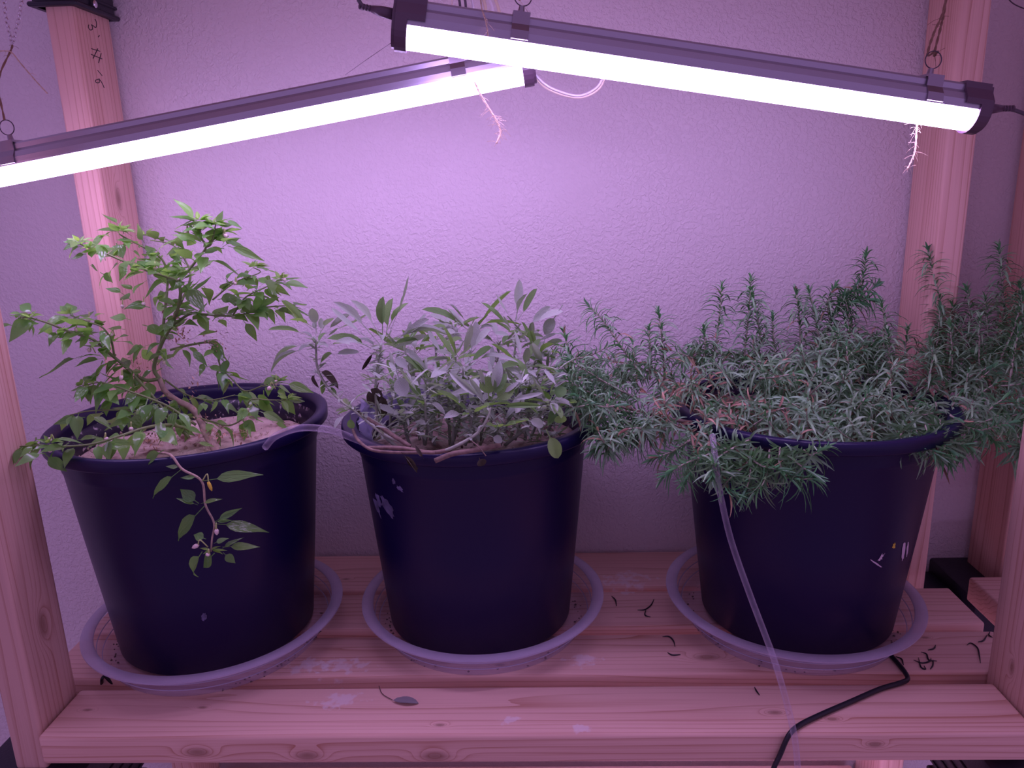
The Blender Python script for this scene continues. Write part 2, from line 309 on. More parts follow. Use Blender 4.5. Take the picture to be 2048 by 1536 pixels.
# brackets
def bracket(a, b, par=unit, screw=None, slots=True):
    m = MB(); m.box(a, b, 5, 2)
    m.box((a[0]-4, a[1]-4, a[2]), (b[0]+4, b[1]+4, a[2]+6), 2, 1)
    if slots:
        for i in range(4):
            z = a[2]+14+i*16
            if z+5 < b[2]: m.box((a[0]-2, a[1]-2, z), (b[0]+2, b[1]+2, z+4), 1, 1)
    o = m.build('bracket', M['black'], par, auto=40)
    if screw:
        s = MB(); p = screw
        s.tube([p, p+Vector((1.5, 0, 0)), p+Vector((2.6, 0, 0))], [5, 5, 3], 14); s.build('screw', M['chain'], o)
    return o
zb = at(143, 12, BLY).z
bracket((BLX-14, BLY-5, zb), (BLX+T+6, BLY+W+8, zb+120), screw=px_x(189, 8, BLX+T+10))
upb = wood('wood_l', 'x', [], 12.)
for y0 in (2, 108, 214, 322): board('slat', (-607, y0, zb+42), (628, y0+W, zb+80), upb)
bracket((FLX-46, -4, -150), (FLX+T+46, 110, -50)); bracket((FRX-T-46, -4, -150), (FRX+46, 110, -50))
bracket((BRX-T-10, BRY-5, -150), (BRX+60, BRY+W+4, -42), slots=False); bracket((BLX-60, BLY-5, -150), (BLX+T+10, BLY+W+4, -42), slots=False)
for x in (FLX, FRX-T):                                           # lower run of the front posts, below their brackets
    board('post', (x, FLY, -900), (x+T, FLY+75, -150), PL)
# lower tier, a sliver of which shows under the front plank
lowb = wood('wood_i', 'x', [], 9.)
for y0 in (0, 108, 214, 320): board('slat', (-540, y0, -438), (560, y0+W, -400), lowb)

# neighbouring unit on the right
nb = thing('neighbour_shelf', 'second wooden shelf at the right edge with its own post and board', 'shelf', (760, 380, -900)); g = org(nb)
XN = px_x(2021, 525, 700).x
p1 = at(1932, 1128, 425)
board('post', (p1.x, 425-W, p1.z), (p1.x+T, 425, 1000), wood('wood_j', 'z', [], 2.2), par=nb)
p2 = atz(1940, 1153, 12)
board('board', (p2.x-2, 180, -26), (p2.x+620, p2.y, 12), wood('wood_k', 'x', [], 3.7), par=nb)
m = MB(); q = at(1868, 1128, 415); m.box((q.x+4, 300, q.z-60), (q.x+260, 440, q.z), 4, 2); m.box((q.x-10, 310, q.z-120), (q.x+40, 330, q.z-30), 2, 1); m.build('bracket', M['black'], nb, auto=40)

# ================================================================== POTS, SAUCERS, SOIL
POTS = [('left', -422, 222, 128, 160, 309, 173), ('mid', -56, 252, 127, 154, 298, 171.5), ('right', 386, 248, 126.5, 161, 306, 178)]
plabel = dict(left='large black nursery pot on the left holding the chili plant and pale sandy soil', mid='black nursery pot in the middle, scuffed white near its rim, holding the sage', right='black nursery pot on the right with torn sticker scraps, holding the rosemary')
slabel = dict(left='clear plastic saucer under the left pot, tipping over the front slat', mid='clear plastic saucer under the middle pot', right='clear plastic saucer under the right pot, black cord beside it')
POT = {}
for k, cx, cy, rb, rt, H, R in POTS:
    t = thing('nursery_pot', plabel[k], 'plant pot', (cx, cy, 3), 'black nursery pots'); POT[k] = t
    m = MB(); z0 = 4; rr = lambda z: rb+(rt-rb)*z/H
    prof = [(0, z0+3), (rb-26, z0+3), (rb-20, z0), (rb-4, z0), (rb, z0+4), (rr(H*.5), H*.5), (rr(H-42), H-42), (rr(H-40)+1.2, H-40), (rr(H-36)+1.5, H-36), (rr(H-18)+1.8, H-18), (rr(H-14)+2, H-14)]
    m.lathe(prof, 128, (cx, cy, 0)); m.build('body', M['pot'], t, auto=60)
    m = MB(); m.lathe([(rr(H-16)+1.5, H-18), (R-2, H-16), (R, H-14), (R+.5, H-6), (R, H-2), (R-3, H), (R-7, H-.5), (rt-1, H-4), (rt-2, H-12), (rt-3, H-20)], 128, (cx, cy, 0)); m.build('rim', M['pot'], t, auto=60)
    m = MB(); m.lathe([(rt-3, H-20), (rt-4, H-24), (rt-8, H-27), (rr(H-45)-4, H-45), (rb-2, z0+6), (0, z0+6)], 128, (cx, cy, 0)); m.build('inner_wall', M['pot_in'], t, auto=60)
    # soil
    hs = dict(left=H-46, mid=H-44, right=H-30)[k]; n, kr = 72, 16; vs = [(cx, cy, hs)]; fs = []
    for i in range(1, kr+1):
        for j in range(n):
            a = 2*math.pi*j/n; r = (rr(hs)-4.5)*i/kr
            x, y = cx+r*math.cos(a), cy+r*math.sin(a)
            h = hs+(5*math.sin(x*.045+1)*math.cos(y*.05)+random.gauss(0, 1.1))*(1 if i < kr else .4)-(3 if i == kr else 0)
            if k == 'left': h += 12*math.exp(-((x-cx-75)**2+(y-cy+60)**2)/3800)
            vs.append((x, y, h))
    for j in range(n): fs.append((0, 1+j, 1+(j+1) % n))
    for i in range(kr-1):
        for j in range(n): fs.append((1+i*n+j, 1+(i+1)*n+j, 1+(i+1)*n+(j+1) % n, 1+i*n+(j+1) % n))
    m = MB(); m.add(vs, fs)
    for i in range(260 if k == 'left' else 120):                 # crumbs and grit
        a, r = random.uniform(0, 6.28), (rr(hs)-10)*math.sqrt(random.random()); s = random.uniform(.8, 3.2)
        p = Vector((cx+r*math.cos(a), cy+r*math.sin(a), hs+random.uniform(-2, 6)))
        m.add([p+Vector((s*random.uniform(.6, 1.3)*q[0], s*q[1], s*q[2])) for q in ((1, 0, 0), (0, 1, 0), (-1, 0, 0), (0, -1, 0), (0, 0, 1), (0, 0, -1))],
              [(0, 1, 4), (1, 2, 4), (2, 3, 4), (3, 0, 4), (1, 0, 5), (2, 1, 5), (3, 2, 5), (0, 3, 5)])
    tag(m.build('potting_soil', M['soil' if k == 'left' else 'soil_dark'], origin=Vector((cx, cy, hs))), dict(left='pale crumbly sandy soil filling the left pot around the chili trunk', mid='brownish soil, darkened in colour for the shade in gaps under the sage stems', right='brown soil in the right pot under the rosemary')[k], 'soil', kind='stuff')
    # saucer
    sx, sy = dict(left=(-412, 199), mid=(-50, 236), right=(373, 230))[k]
    m = MB(); tilt = 0
    m.lathe([(0, .6), (134, .6), (137, 1.4), (139, 4), (143, 15), (145.5, 16), (148, 26), (150.5, 27.5), (152, 36), (154, 39.5)], 128, (sx, sy, 0))
    so = tag(m.build('saucer', M['saucer'], origin=Vector((sx, sy, 0)), auto=40), slabel[k], 'saucer', 'clear plastic saucers')
    m = MB(); m.lathe([(152, 39.5), (153, 41.3), (164, 42), (167.5, 41), (167.5, 39.2), (164, 40.4), (154, 39.8)], 128, (sx, sy, 0), closed=True)
    for rr_, zz in ((145.3, 15.6), (150.6, 27)): m.tube([(sx+rr_*math.cos(2*math.pi*i/96), sy+rr_*math.sin(2*math.pi*i/96), zz) for i in range(97)], .7, 5, False)
    m.build('rim', M['saucer_rim'], so, auto=60)
# scuffs on the middle pot, sticker scraps on the right pot
def on_pot(k, px, py, off=.5):
    _, cx, cy, rb, rt, H, R = [p for p in POTS if p[0] == k][0]
    d = (FW*F+RT*(px-1024)+UP*(768-py)).normalized(); t = 400
    while t < 1400:
        p = CAM+d*t
        if math.hypot(p.x-cx, p.y-cy) < rb+(rt-rb)*p.z/H+off: return p
        t += .5
    return CAM+d*900
def pot_patch(k, cx, cy, rx, ry, ang, name, mat, seed, rough=.3, n=22):
    rnd = random.Random(seed); c = on_pot(k, cx, cy); vs = [c]
    for j in range(n):
        a = 2*math.pi*j/n; r = 1+rnd.uniform(-rough, rough)
        x, y = rx*r*math.cos(a), ry*r*math.sin(a)
        vs.append(on_pot(k, cx+x*math.cos(ang)-y*math.sin(ang), cy+x*math.sin(ang)+y*math.cos(ang)))
    m = MB(); m.add(vs, [(0, 1+(j+1) % n, 1+j) for j in range(n)]); return m.build(name, mat, bpy.data.objects[[c_.name for c_ in POT[k].children if c_.name.startswith('body')][0]], smooth=False)
pot_patch('mid', 775, 1014, 25, 7, 1.05, 'scuff', M['scuff'], 1, .2); pot_patch('mid', 754, 1014, 20, 3, 1.2, 'scuff', M['scuff'], 2, .3); pot_patch('mid', 757, 1000, 14, 4, 1.25, 'scuff', M['scuff'], 5, .3)
pot_patch('mid', 787, 963, 6, 3, 1.3, 'scuff', M['scuff'], 3); pot_patch('mid', 800, 978, 10, 3, .9, 'scuff', M['scuff'], 4, .5)
pot_patch('left', 408, 1234, 5, 8, .1, 'scuff', M['scuff'], 6)
pot_patch('right', 1752, 1127, 15, 1.6, .6, 'sticker_scrap', M['sticker'], 7, .2); pot_patch('right', 1762, 1115, 9, 3, -.9, 'sticker_scrap', M['sticker'], 8, .5)
pot_patch('right', 1807, 1102, 3, 19, .12, 'sticker_scrap', M['sticker'], 9, .15); pot_patch('right', 1815, 1098, 1.6, 15, .12, 'sticker_scrap', M['sticker'], 10, .2); pot_patch('right', 1788, 1092, 3, 5, .3, 'sticker_scrap', M['bud_y'], 11, .4)

# ================================================================== GROW LIGHTS
HOUS = [(-9, 22), (9, 22), (10.5, 20), (10.5, 15), (14, 12), (17.5, 6), (18, 1), (18, -1.5), (16.5, -2), (-16.5, -2), (-18, -1.5), (-18, 1), (-17.5, 6), (-14, 12), (-10.5, 15), (-10.5, 20)]
ARC = [(16.6*math.cos(a), -1.6+16.8*math.sin(a)*1.12) for a in [-math.pi*i/14 for i in range(15)]]
def grow_light(A, B, label, clips, cords, group='tube grow lights'):
    t = thing('grow_light', label, 'grow light', (A+B)/2, group)
    d = (B-A).normalized(); sd = d.cross(Vector((0, 0, 1))).normalized(); up = sd.cross(d)
    m = MB(); m.sweep(A+d*6, B-d*6, HOUS); m.build('housing', M['alu'], t, smooth=False)
    m = MB(); m.sweep(A+d*10.5, B-d*10.5, ARC); m.build('diffuser', M['lit'], t, auto=50)
    CAPP = [(-12, 24), (12, 24), (13, 18), (20, 8), (20, -2)]+[(20*math.cos(a), -2+21*math.sin(a)) for a in [-math.pi*i/12 for i in range(1, 12)]]+[(-20, -2), (-20, 8), (-13, 18)]
    for P, s in ((A, 1), (B, -1)):
        m = MB(); m.sweep(P, P+d*s*11, CAPP)
        m.sweep(P+d*s*11, P+d*s*27, [(-12, 24), (-13, 18), (-20, 8), (-20, 3), (20, 3), (20, 8), (13, 18), (12, 24)])
        m.sweep(P-d*s*3, P, [(x*.88, z*.9) for x, z in CAPP])
        o = m.build('end_cap', M['cap'], t, smooth=False)
    m = MB()                                                     # LED chips along the strip inside
    for f in clips:
        P = A.lerp(B, f)
        m = MB(); m.sweep(P-d*8, P+d*8, [(-13, 25), (13, 25), (13.5, 14), (18.5, 8), (20.5, 0), (17, -1), (17, 4), (12, 11.5), (11.5, 22.6), (-11.5, 22.6), (-12, 11.5), (-17, 4), (-17, -1), (-20.5, 0), (-18.5, 8), (-13.5, 14)])
        m.tube([P+up*25, P+up*32], [3.4, 2.6], 10)
        o = m.build('clip', M['clip'], t, smooth=False)
        m = MB(); c = P+up*40; fx = RT*.9+d*.1; m.tube([c+fx.normalized()*8*math.cos(a)+Vector((0, 0, 8))*math.sin(a) for a in [2*math.pi*i/24 for i in range(25)]], .55, 6, False); m.build('ring', M['wire'], o)
    for pts, r in cords:
        m = MB(); q = spline(pts, 8); m.tube(q, r, 10)
        o = m.build('power_cord', M['cord_grey'], t)
        a, b = q[0], q[0]+(q[4]-q[0]).normalized()*22; m = MB()
        m.tube([a, a.lerp(b, .6), b], [5.2, 4.8, 3.2], 12)
        for i in range(4): c = b+(b-a).normalized()*(1+i*3.2); m.tube([c, c+(b-a).normalized()*1.7], 3.0, 10)
        m.build('plug', M['cap'], o)
    return t, up
A1, B1 = at(793, 50, 36), at(1957, 222, 92)
l1, u1 = grow_light(A1, B1, 'lit tube grow light slanting down to the right, in front of the other', (.196, .898),
    [([A1+Vector((-2, 0, 9)), at(745, 18, 40), at(722, 8, 42), at(706, -30, 45)], 1.9), ([B1+Vector((2, 0, 2)), at(2015, 218, 95), at(2050, 228, 97), at(2110, 255, 99)], 1.9)])
A2, B2 = at(-150, 365, 150), at(1062, 128, 170)
l2, u2 = grow_light(A2, B2, 'lit tube grow light slanting down to the left, cut off by the left edge', (.160, .887), [])
A3, B3 = Vector((20, 90, -245)), Vector((600, 78, -235))
l3, u3 = grow_light(A3, B3, 'lower grow light seen as a sliver beneath the front plank', (.42,), [])

# strings, chain, wires
def cordobj(name, label, cat, pts, r, mat, fray=0, group=None, n=8):
    q = spline(pts, n); m = MB()
    if mat in (M['twine'], M['twine_unlit']):
        for ph in (0, math.pi):
            m.tube([p+(Vector((math.cos(i*1.1+ph), math.sin(i*1.1+ph), 0)))*r*.5 for i, p in enumerate(q)], r*.6, 5)
    else: m.tube(q, r, 8)
    rnd = random.Random(len(label))
    for i in range(fray):
        p = q[rnd.randrange(len(q))]; v = Vector((rnd.gauss(0, 1), rnd.gauss(0, .6), rnd.gauss(0, .7)))
        m.tube(spline([p, p+v*3, p+v*6+Vector((0, 0, -2))], 3), .2, 3)
    return tag(m.build(name, mat, origin=Vector(q[0])), label, cat, group)
ring = lambda A, B, f, up: A.lerp(B, f)+up*48
r1, r2, r3, r4 = ring(A1, B1, .196, u1), ring(A1, B1, .898, u1), ring(A2, B2, .160, u2), ring(A2, B2, .887, u2)
cordobj('twine', 'jute twine hanging from the chain at the upper left down to the light ring', 'twine', [r3, r3+Vector((1, 0, 40)), at(22, 100, 152), at(24, 90, 152)], 1.2, M['twine_unlit'], 6)
m_ = cordobj('twine', 'loose twine tail curling right from the knot under the chain', 'twine', [at(0, 102, 150), at(22, 104, 150), at(40, 125, 150), at(70, 160, 150), at(95, 187, 150)], .8, M['twine'], 6)
cordobj('twine', 'twine loop holding the right end of the front light', 'twine', [r2, at(1855, 110, 94), at(1866, 70, 95), at(1886, 24, 96), at(1896, -30, 98), at(1888, 24, 98), at(1880, 60, 98), at(1868, 110, 97), r2+Vector((3, 1, 0))], 1.3, M['twine_unlit'], 14)
cordobj('twine', 'frayed twine tail hanging below the right end of the front light', 'twine', [at(1836, 230, 110), at(1833, 260, 110), at(1831, 295, 110), at(1826, 315, 110), at(1815, 338, 110)], 1.1, M['twine'], 34)
cordobj('twine', 'frayed twine tail hanging below the crossing of the two lights', 'twine', [at(950, 165, 150), at(960, 187, 150), at(980, 220, 150), at(995, 245, 150), at(1001, 265, 150), at(993, 287, 150)], 1.2, M['twine'], 46)
cordobj('twine', 'dark twine draped down over the front light near its crossing', 'twine', [at(957, -30, 25), at(964, 18, 20), at(972, 45, 10), at(976, 72, 8)], .7, M['twine'], 6)
cordobj('twine', 'twine rising from the middle ring of the front light', 'twine', [r1, at(1038, 0, 48), at(1030, -60, 60)], .8, M['twine'], 3)
cordobj('twine', 'thin string holding the rear light behind the front one', 'twine', [r4, at(905, 60, 175), at(903, -40, 180)], .6, M['twine'], 4)
cordobj('thread', 'faint thin thread slanting left from the front light end cap', 'thread', [at(782, 86, 60), at(735, 118, 150), at(690, 150, 300)], .25, M['wire'], 0)
for i, (a, b, mt, lb) in enumerate([((925, -30), (928, 60), 'cord_grey', 'grey cord hanging leftmost in the bundle behind the front light'), ((912, -30), (918, 55), 'cord_grey', 'second grey cord hanging in the bundle behind the front light'), ((935, -30), (946, 50), 'white', 'white cord hanging just left of the cream cords'), ((955, -30), (975, 50), 'cream', 'cream cord hanging behind the front light, left of its neighbours'), ((964, -30), (992, 50), 'white', 'white cord hanging between the cream cords'), ((976, -30), (1005, 55), 'cream', 'cream cord hanging rightmost behind the front light')]):
    p0, p1_ = at(a[0], a[1], 250+i*4), at(b[0], b[1], 235+i*4)
    cordobj('cable', lb, 'cord', [p0, p0.lerp(p1_, .5)+Vector((3, 0, 0)), p1_, p1_+Vector((14, 0, -28))], 1.5 if i < 3 else 1.9, M[mt], 0, 'cords behind the lights')
cordobj('lamp_cord', 'cream flat cord looping below the two lights', 'cord', [B2+Vector((-6, 0, -2)), at(1085, 170, 178), at(1120, 188, 185), at(1160, 195, 190), at(1195, 180, 192), at(1210, 152, 190), at(1212, 120, 188), at(1212, 60, 186)], 1.5, M['cream'], 0)
cordobj('lamp_cord', 'white strand running along the cream looping cord', 'cord', [B2+Vector((-6, 0, 1)), at(1087, 166, 175), at(1122, 184, 182), at(1160, 191, 187), at(1192, 176, 189), at(1206, 152, 188), at(1208, 120, 187), at(1208, 60, 186)], 1.3, M['white'], 0)
cordobj('thin_wire', 'thin dark wire crossing the top right corner', 'wire', [at(2005, -20, 400), at(2025, 6, 400), at(2060, 22, 400)], .8, M['wire'], 0)
# chain
ch = thing('hanging_chain', 'small bright steel chain in two strands at the upper left corner', 'chain', at(24, 88, 152))
lm = MB(); lm.tube([(1.9*math.cos(a), 0, (2.9 if math.sin(a) > 0 else -2.9)*abs(math.sin(a))**.7+0) for a in [2*math.pi*i/10 for i in range(11)]], .55, 4, False)
tmpo = lm.build('link', M['chain']); lme = tmpo.data; bpy.data.objects.remove(tmpo)
for pts in ([(24, 90), (17, 60), (10, 25), (7, -25)], [(24, 90), (32, 60), (40, 25), (46, -25)]):
    q = spline([at(a, b, 152) for a, b in pts], 40); L_ = 0; last = q[0]; i = 0
    for p in q[1:]:
        if (p-last).length >= 4.4:
            o = bpy.data.objects.new('link', lme); COL.objects.link(o); o.parent = ch
            z = (p-last).normalized(); x = Vector((1, 0, 0)) if i % 2 else Vector((.1, 1, 0)); y = z.cross(x).normalized(); x = y.cross(z)
            c = ((p+last)/2-org(ch))*.001
            o.matrix_local = Matrix(((x.x, y.x, z.x, c.x), (x.y, y.y, z.y, c.y), (x.z, y.z, z.z, c.z), (0, 0, 0, 1))); last = p; i += 1

# ================================================================== TUBES AND CORDS ON THE SHELF
cordobj('watering_tube', 'clear watering tube arching from the left pot to the middle pot', 'tube', [at(530, 895, 110), at(552, 872, 105), at(600, 856, 95), at(660, 860, 100), at(715, 880, 110), at(770, 900, 115), at(850, 912, 130)], 4.2, M['tube'], 0)
cordobj('watering_tube', 'clear watering tube running down in front of the right pot', 'tube', [at(1425, 870, 90), at(1432, 930, 62), at(1440, 985, 50), at(1462, 1080, 38), at(1500, 1190, 22), at(1545, 1310, 2), at(1572, 1400, -12), at(1590, 1480, -24), at(1597, 1560, -28), at(1602, 1640, -30)], 3.5, M['tube'], 0)
cordobj('black_cord', 'black cord running from beside the right saucer over the front slat', 'cord', [atz(1772, 1300, 3), atz(1790, 1320, 3), atz(1808, 1342, 3), atz(1815, 1358, 1), atz(1800, 1366, 3), atz(1760, 1378, 3), atz(1700, 1404, 3), atz(1640, 1430, 3), atz(1600, 1450, 3), at(1578, 1470, -10), at(1560, 1510, -10), at(1545, 1545, -12), at(1538, 1600, -12)], 2.9, M['cord'], 0)
cordobj('black_cord', 'black cord end curled behind the front slat at the left saucer', 'cord', [atz(240, 1374, -18), atz(222, 1364, -6), atz(210, 1353, 4), atz(204, 1358, 3), atz(203, 1368, -10), atz(196, 1378, -20)], 2.0, M['cord'], 0)
# crumpled clear sheet inside the middle pot
m = MB(); cx, cy = -56, 252; vs = []; n = 40; kk = 8
for i in range(kk+1):
    for j in range(n+1):
        a = math.radians(70+150*j/n); r = 147+4*math.sin(j*1.3+i)+random.uniform(-3, 3); z = 262+i*6+3*math.sin(j*.9)
        vs.append((cx+r*math.cos(a), cy+r*math.sin(a), z+(4*math.sin(j*.5) if i == kk else 0)))
m.add(vs, [(i*(n+1)+j, i*(n+1)+j+1, (i+1)*(n+1)+j+1, (i+1)*(n+1)+j) for i in range(kk) for j in range(n)])
tag(m.build('plastic_sheet', M['sheet'], origin=Vector((cx, cy, 260))), 'crumpled clear plastic sheet lining the back of the middle pot', 'plastic sheet')

# ================================================================== LEAVES
def leaf_mesh(name, mats, prof, pet, curl, fold, wave, nseg=8, seed=0, twist=0., bumpy=0., asp=.4):
    """unit leaf: length 1 on +Y, width 1 on X; pet = share taken by the petiole"""
    rnd = random.Random(seed); vs = []; fs = []
    st = [0, pet]+[pet+(1-pet)*i/nseg for i in range(1, nseg+1)]
    for i, t in enumerate(st):
        u = max(0, (t-pet)/(1-pet)); w = prof(u)*.5 if i > 1 else .035
        z = -curl*t*t+wave*math.sin(t*7+seed); tw = twist*t
        for s, h in ((-1, 1), (-.5, .55), (0, 0), (.5, .55), (1, 1)):
            x = s*w; zz = z+fold*asp*abs(x)+(rnd.uniform(-bumpy, bumpy)*.6 if (abs(s) == .5 and u > 0) else 0)+(.008*rnd.uniform(-1, 1) if abs(s) == 1 else 0)
            vs.append((x*math.cos(tw), t*(1-curl*.35*t), zz+x*math.sin(tw)*asp))
    for i in range(len(st)-1):
        for j in range(4): a = i*5+j; fs.append((a, a+1, a+6, a+5))
    me = bpy.data.meshes.new(name); me.from_pydata(vs, [], fs); me.materials.append(mats); me.shade_smooth(); return me
P_CH = lambda u: (math.sin(math.pi*min(1, u**.66))**1.05)*(1-.2*u)*1.06 if u < 1 else 0.02
P_SA = lambda u: max(.03, (max(0, 1-(2*u-1)**2))**.62)
CH = [leaf_mesh('chili_leaf', M['chili'], P_CH, .16+.04*(i % 3), .1+.13*(i % 4), .28-.1*(i % 3), .02, 8, i, (i-3)*.14, .03) for i in range(8)]
CN = [leaf_mesh('chili_young_leaf', M['chili_new'], P_CH, .12, .1+.1*i, .3, .02, 6, i+20) for i in range(3)]
SA = [leaf_mesh('sage_leaf', M['sage'], P_SA, .30+.07*(i % 3), -.25+.2*(i % 5), .9-.3*(i % 3), .015, 10, i, (i-4)*.2, .006, .2) for i in range(9)]
SG = [leaf_mesh('sage_green_leaf', M['sage_green'], P_SA, .28, -.1+.16*i, .6, .01, 10, i+9, (i-1)*.2, .006, .25) for i in range(4)]
SD = [leaf_mesh('sage_dead_leaf', M['sage_dark'], P_SA, .2, .35+.2*i, .9, .04, 8, i+30, .5, .02, .35) for i in range(3)]
def place_leaf(name, me, base, tip, width, nrm, parent):
    d = tip-base; Ln = d.length; y = d/Ln; x = y.cross(nrm)
    if x.length < 1e-3: x = Vector((1, 0, 0))
    x.normalize(); z = x.cross(y); o = bpy.data.objects.new(name, me); COL.objects.link(o); o.parent = parent
    c = (base-org(parent))*.001; a, b = width*.001, Ln*.001
    o.matrix_local = Matrix(((x.x*a, y.x*b, z.x*b, c.x), (x.y*a, y.y*b, z.y*b, c.y), (x.z*a, y.z*b, z.z*b, c.z), (0, 0, 0, 1))); return o
def pxmm(y): return (y-CAM.y)/F*1.02

# ------------------------------------------------------------------ chili plant
cp = thing('chili_plant', 'spreading green chili plant with small pale buds, rooted in the left pot', 'plant', at(428, 898, 180))
def branch(parent, pts, r0, r1, mat='cstem', name='stem', n=6):
    q = spline([at(*p) for p in pts], n); m = MB(); m.tube(q, lerp_list(r0*.8, r1*.75, len(q)), 8); m.build(name, M[mat], parent); return q
def bake(mb, me, base, tip, width, nrm, mi=0):                   # one more leaf joined into a 'stuff' mesh
    d = tip-base; Ln = d.length; y = d/Ln; x = y.cross(nrm)
    if x.length < 1e-3: x = Vector((1, 0, 0))
    x.normalize(); z = x.cross(y)
    mb.add([base+x*(v.co.x*width)+y*(v.co.y*Ln)+z*(v.co.z*Ln) for v in me.vertices], [tuple(p.vertices) for p in me.polygons])
YNG, MORE = MB(), MB()
branch(cp, [(440, 935, 165), (430, 900, 170), (412, 868, 180), (402, 845, 190), (385, 818, 200), (352, 800, 212), (330, 782, 220), (319, 758, 225)], 6.8, 4.4, 'ctrunk', 'trunk')
br_list = [
 ([(319, 758, 225), (308, 735, 228), (322, 690, 225), (340, 655, 222), (352, 629, 220), (361, 590, 216), (357, 563, 214)], 3.4, 2.5, 'cstem'),
 ([(357, 563, 214), (332, 553, 205), (295, 541, 195), (256, 526, 185), (209, 506, 172), (179, 496, 165), (160, 488, 160)], 2.4, 1.0, 'cstem'),
 ([(357, 563, 214), (375, 543, 210), (395, 518, 205), (412, 494, 200), (403, 476, 196), (398, 453, 192), (396, 445, 190)], 2.4, 1.0, 'cstem'),
 ([(412, 494, 200), (422, 488, 200), (428, 466, 198), (431, 450, 196)], 1.8, .9, 'cstem'),
 ([(322, 690, 225), (330, 620, 240), (335, 560, 250), (325, 520, 245), (292, 497, 235), (255, 478, 225), (238, 468, 220)], 2.6, 1.0, 'cstem'),
 ([(345, 640, 225), (380, 560, 260), (370, 520, 270), (345, 490, 270), (300, 480, 265)], 2.2, .9, 'cstem'),
 ([(319, 758, 225), (290, 760, 215), (262, 742, 205), (229, 715, 190), (186, 679, 170), (140, 664, 155), (96, 646, 145), (60, 636, 140), (40, 634, 138)], 3.2, .9, 'cstem'),
 ([(229, 715, 190), (222, 680, 185), (205, 655, 180), (180, 645, 178), (140, 630, 175)], 1.8, .8, 'cstem'),
 ([(378, 875, 170), (345, 842, 175), (305, 792, 185), (266, 749, 195), (229, 715, 190)], 2.6, 2.0, 'cstem'),
 ([(392, 850, 180), (340, 815, 175), (302, 798, 170), (266, 785, 165), (230, 772, 160), (199, 765, 155), (165, 772, 150)], 2.4, .9, 'cstem'),
 ([(340, 655, 225), (380, 628, 230), (412, 629, 235), (465, 632, 240), (500, 625, 245), (525, 616, 250), (560, 612, 255), (590, 612, 258)], 2.2, .9, 'cstem'),
 ([(465, 632, 240), (482, 605, 240), (498, 590, 240), (530, 575, 240), (560, 562, 240)], 1.6, .8, 'cstem'),
 ([(425, 600, 245), (455, 575, 250), (480, 560, 255), (520, 545, 258), (506, 535, 258)], 1.4, .7, 'cstem'),
 ([(340, 700, 225), (380, 690, 235), (420, 685, 240), (432, 699, 240), (442, 735, 235), (465, 759, 230), (491, 782, 225), (530, 770, 222), (565, 765, 220)], 2.0, .9, 'cstem'),
 ([(332, 851, 185), (382, 835, 190), (420, 842, 190), (458, 851, 188), (491, 832, 185), (500, 800, 185), (540, 800, 180), (575, 800, 178)], 1.8, .8, 'cstem'),
 ([(385, 860, 180), (340, 850, 150), (292, 855, 120), (240, 872, 95), (186, 888, 80), (123, 893, 68), (80, 890, 62), (40, 893, 58)], 2.6, 1.0, 'cstem'),
 ([(345, 842, 175), (299, 825, 165), (240, 820, 150), (179, 822, 135), (140, 830, 128)], 1.8, .8, 'cstem'),
 ([(330, 760, 225), (375, 790, 215), (420, 800, 205), (470, 790, 200)], 1.6, .8, 'cstem'),
 ([(310, 905, 95), (341, 910, 52), (364, 938, 42), (403, 962, 36), (411, 1010, 34), (428, 1046, 33), (424, 1078, 32), (422, 1103, 32)], 2.0, 1.2, 'ctrunk'),
]
paths = [branch(cp, *b) for b in br_list]
used = 0
def cleaf(bx, by, tx, ty, y, w, new=False, dy=0, nh=None):
    b, t = at(bx, by, y), at(tx, ty, y+dy); global used; used += 1
    nrm = nh or Vector((random.uniform(-.35, .35), -.6+random.uniform(-.5, .4), 1)).normalized()
    return place_leaf('leaf', random.choice(CN if new else CH), b, t, w*pxmm(y)*1.05, nrm, cp)
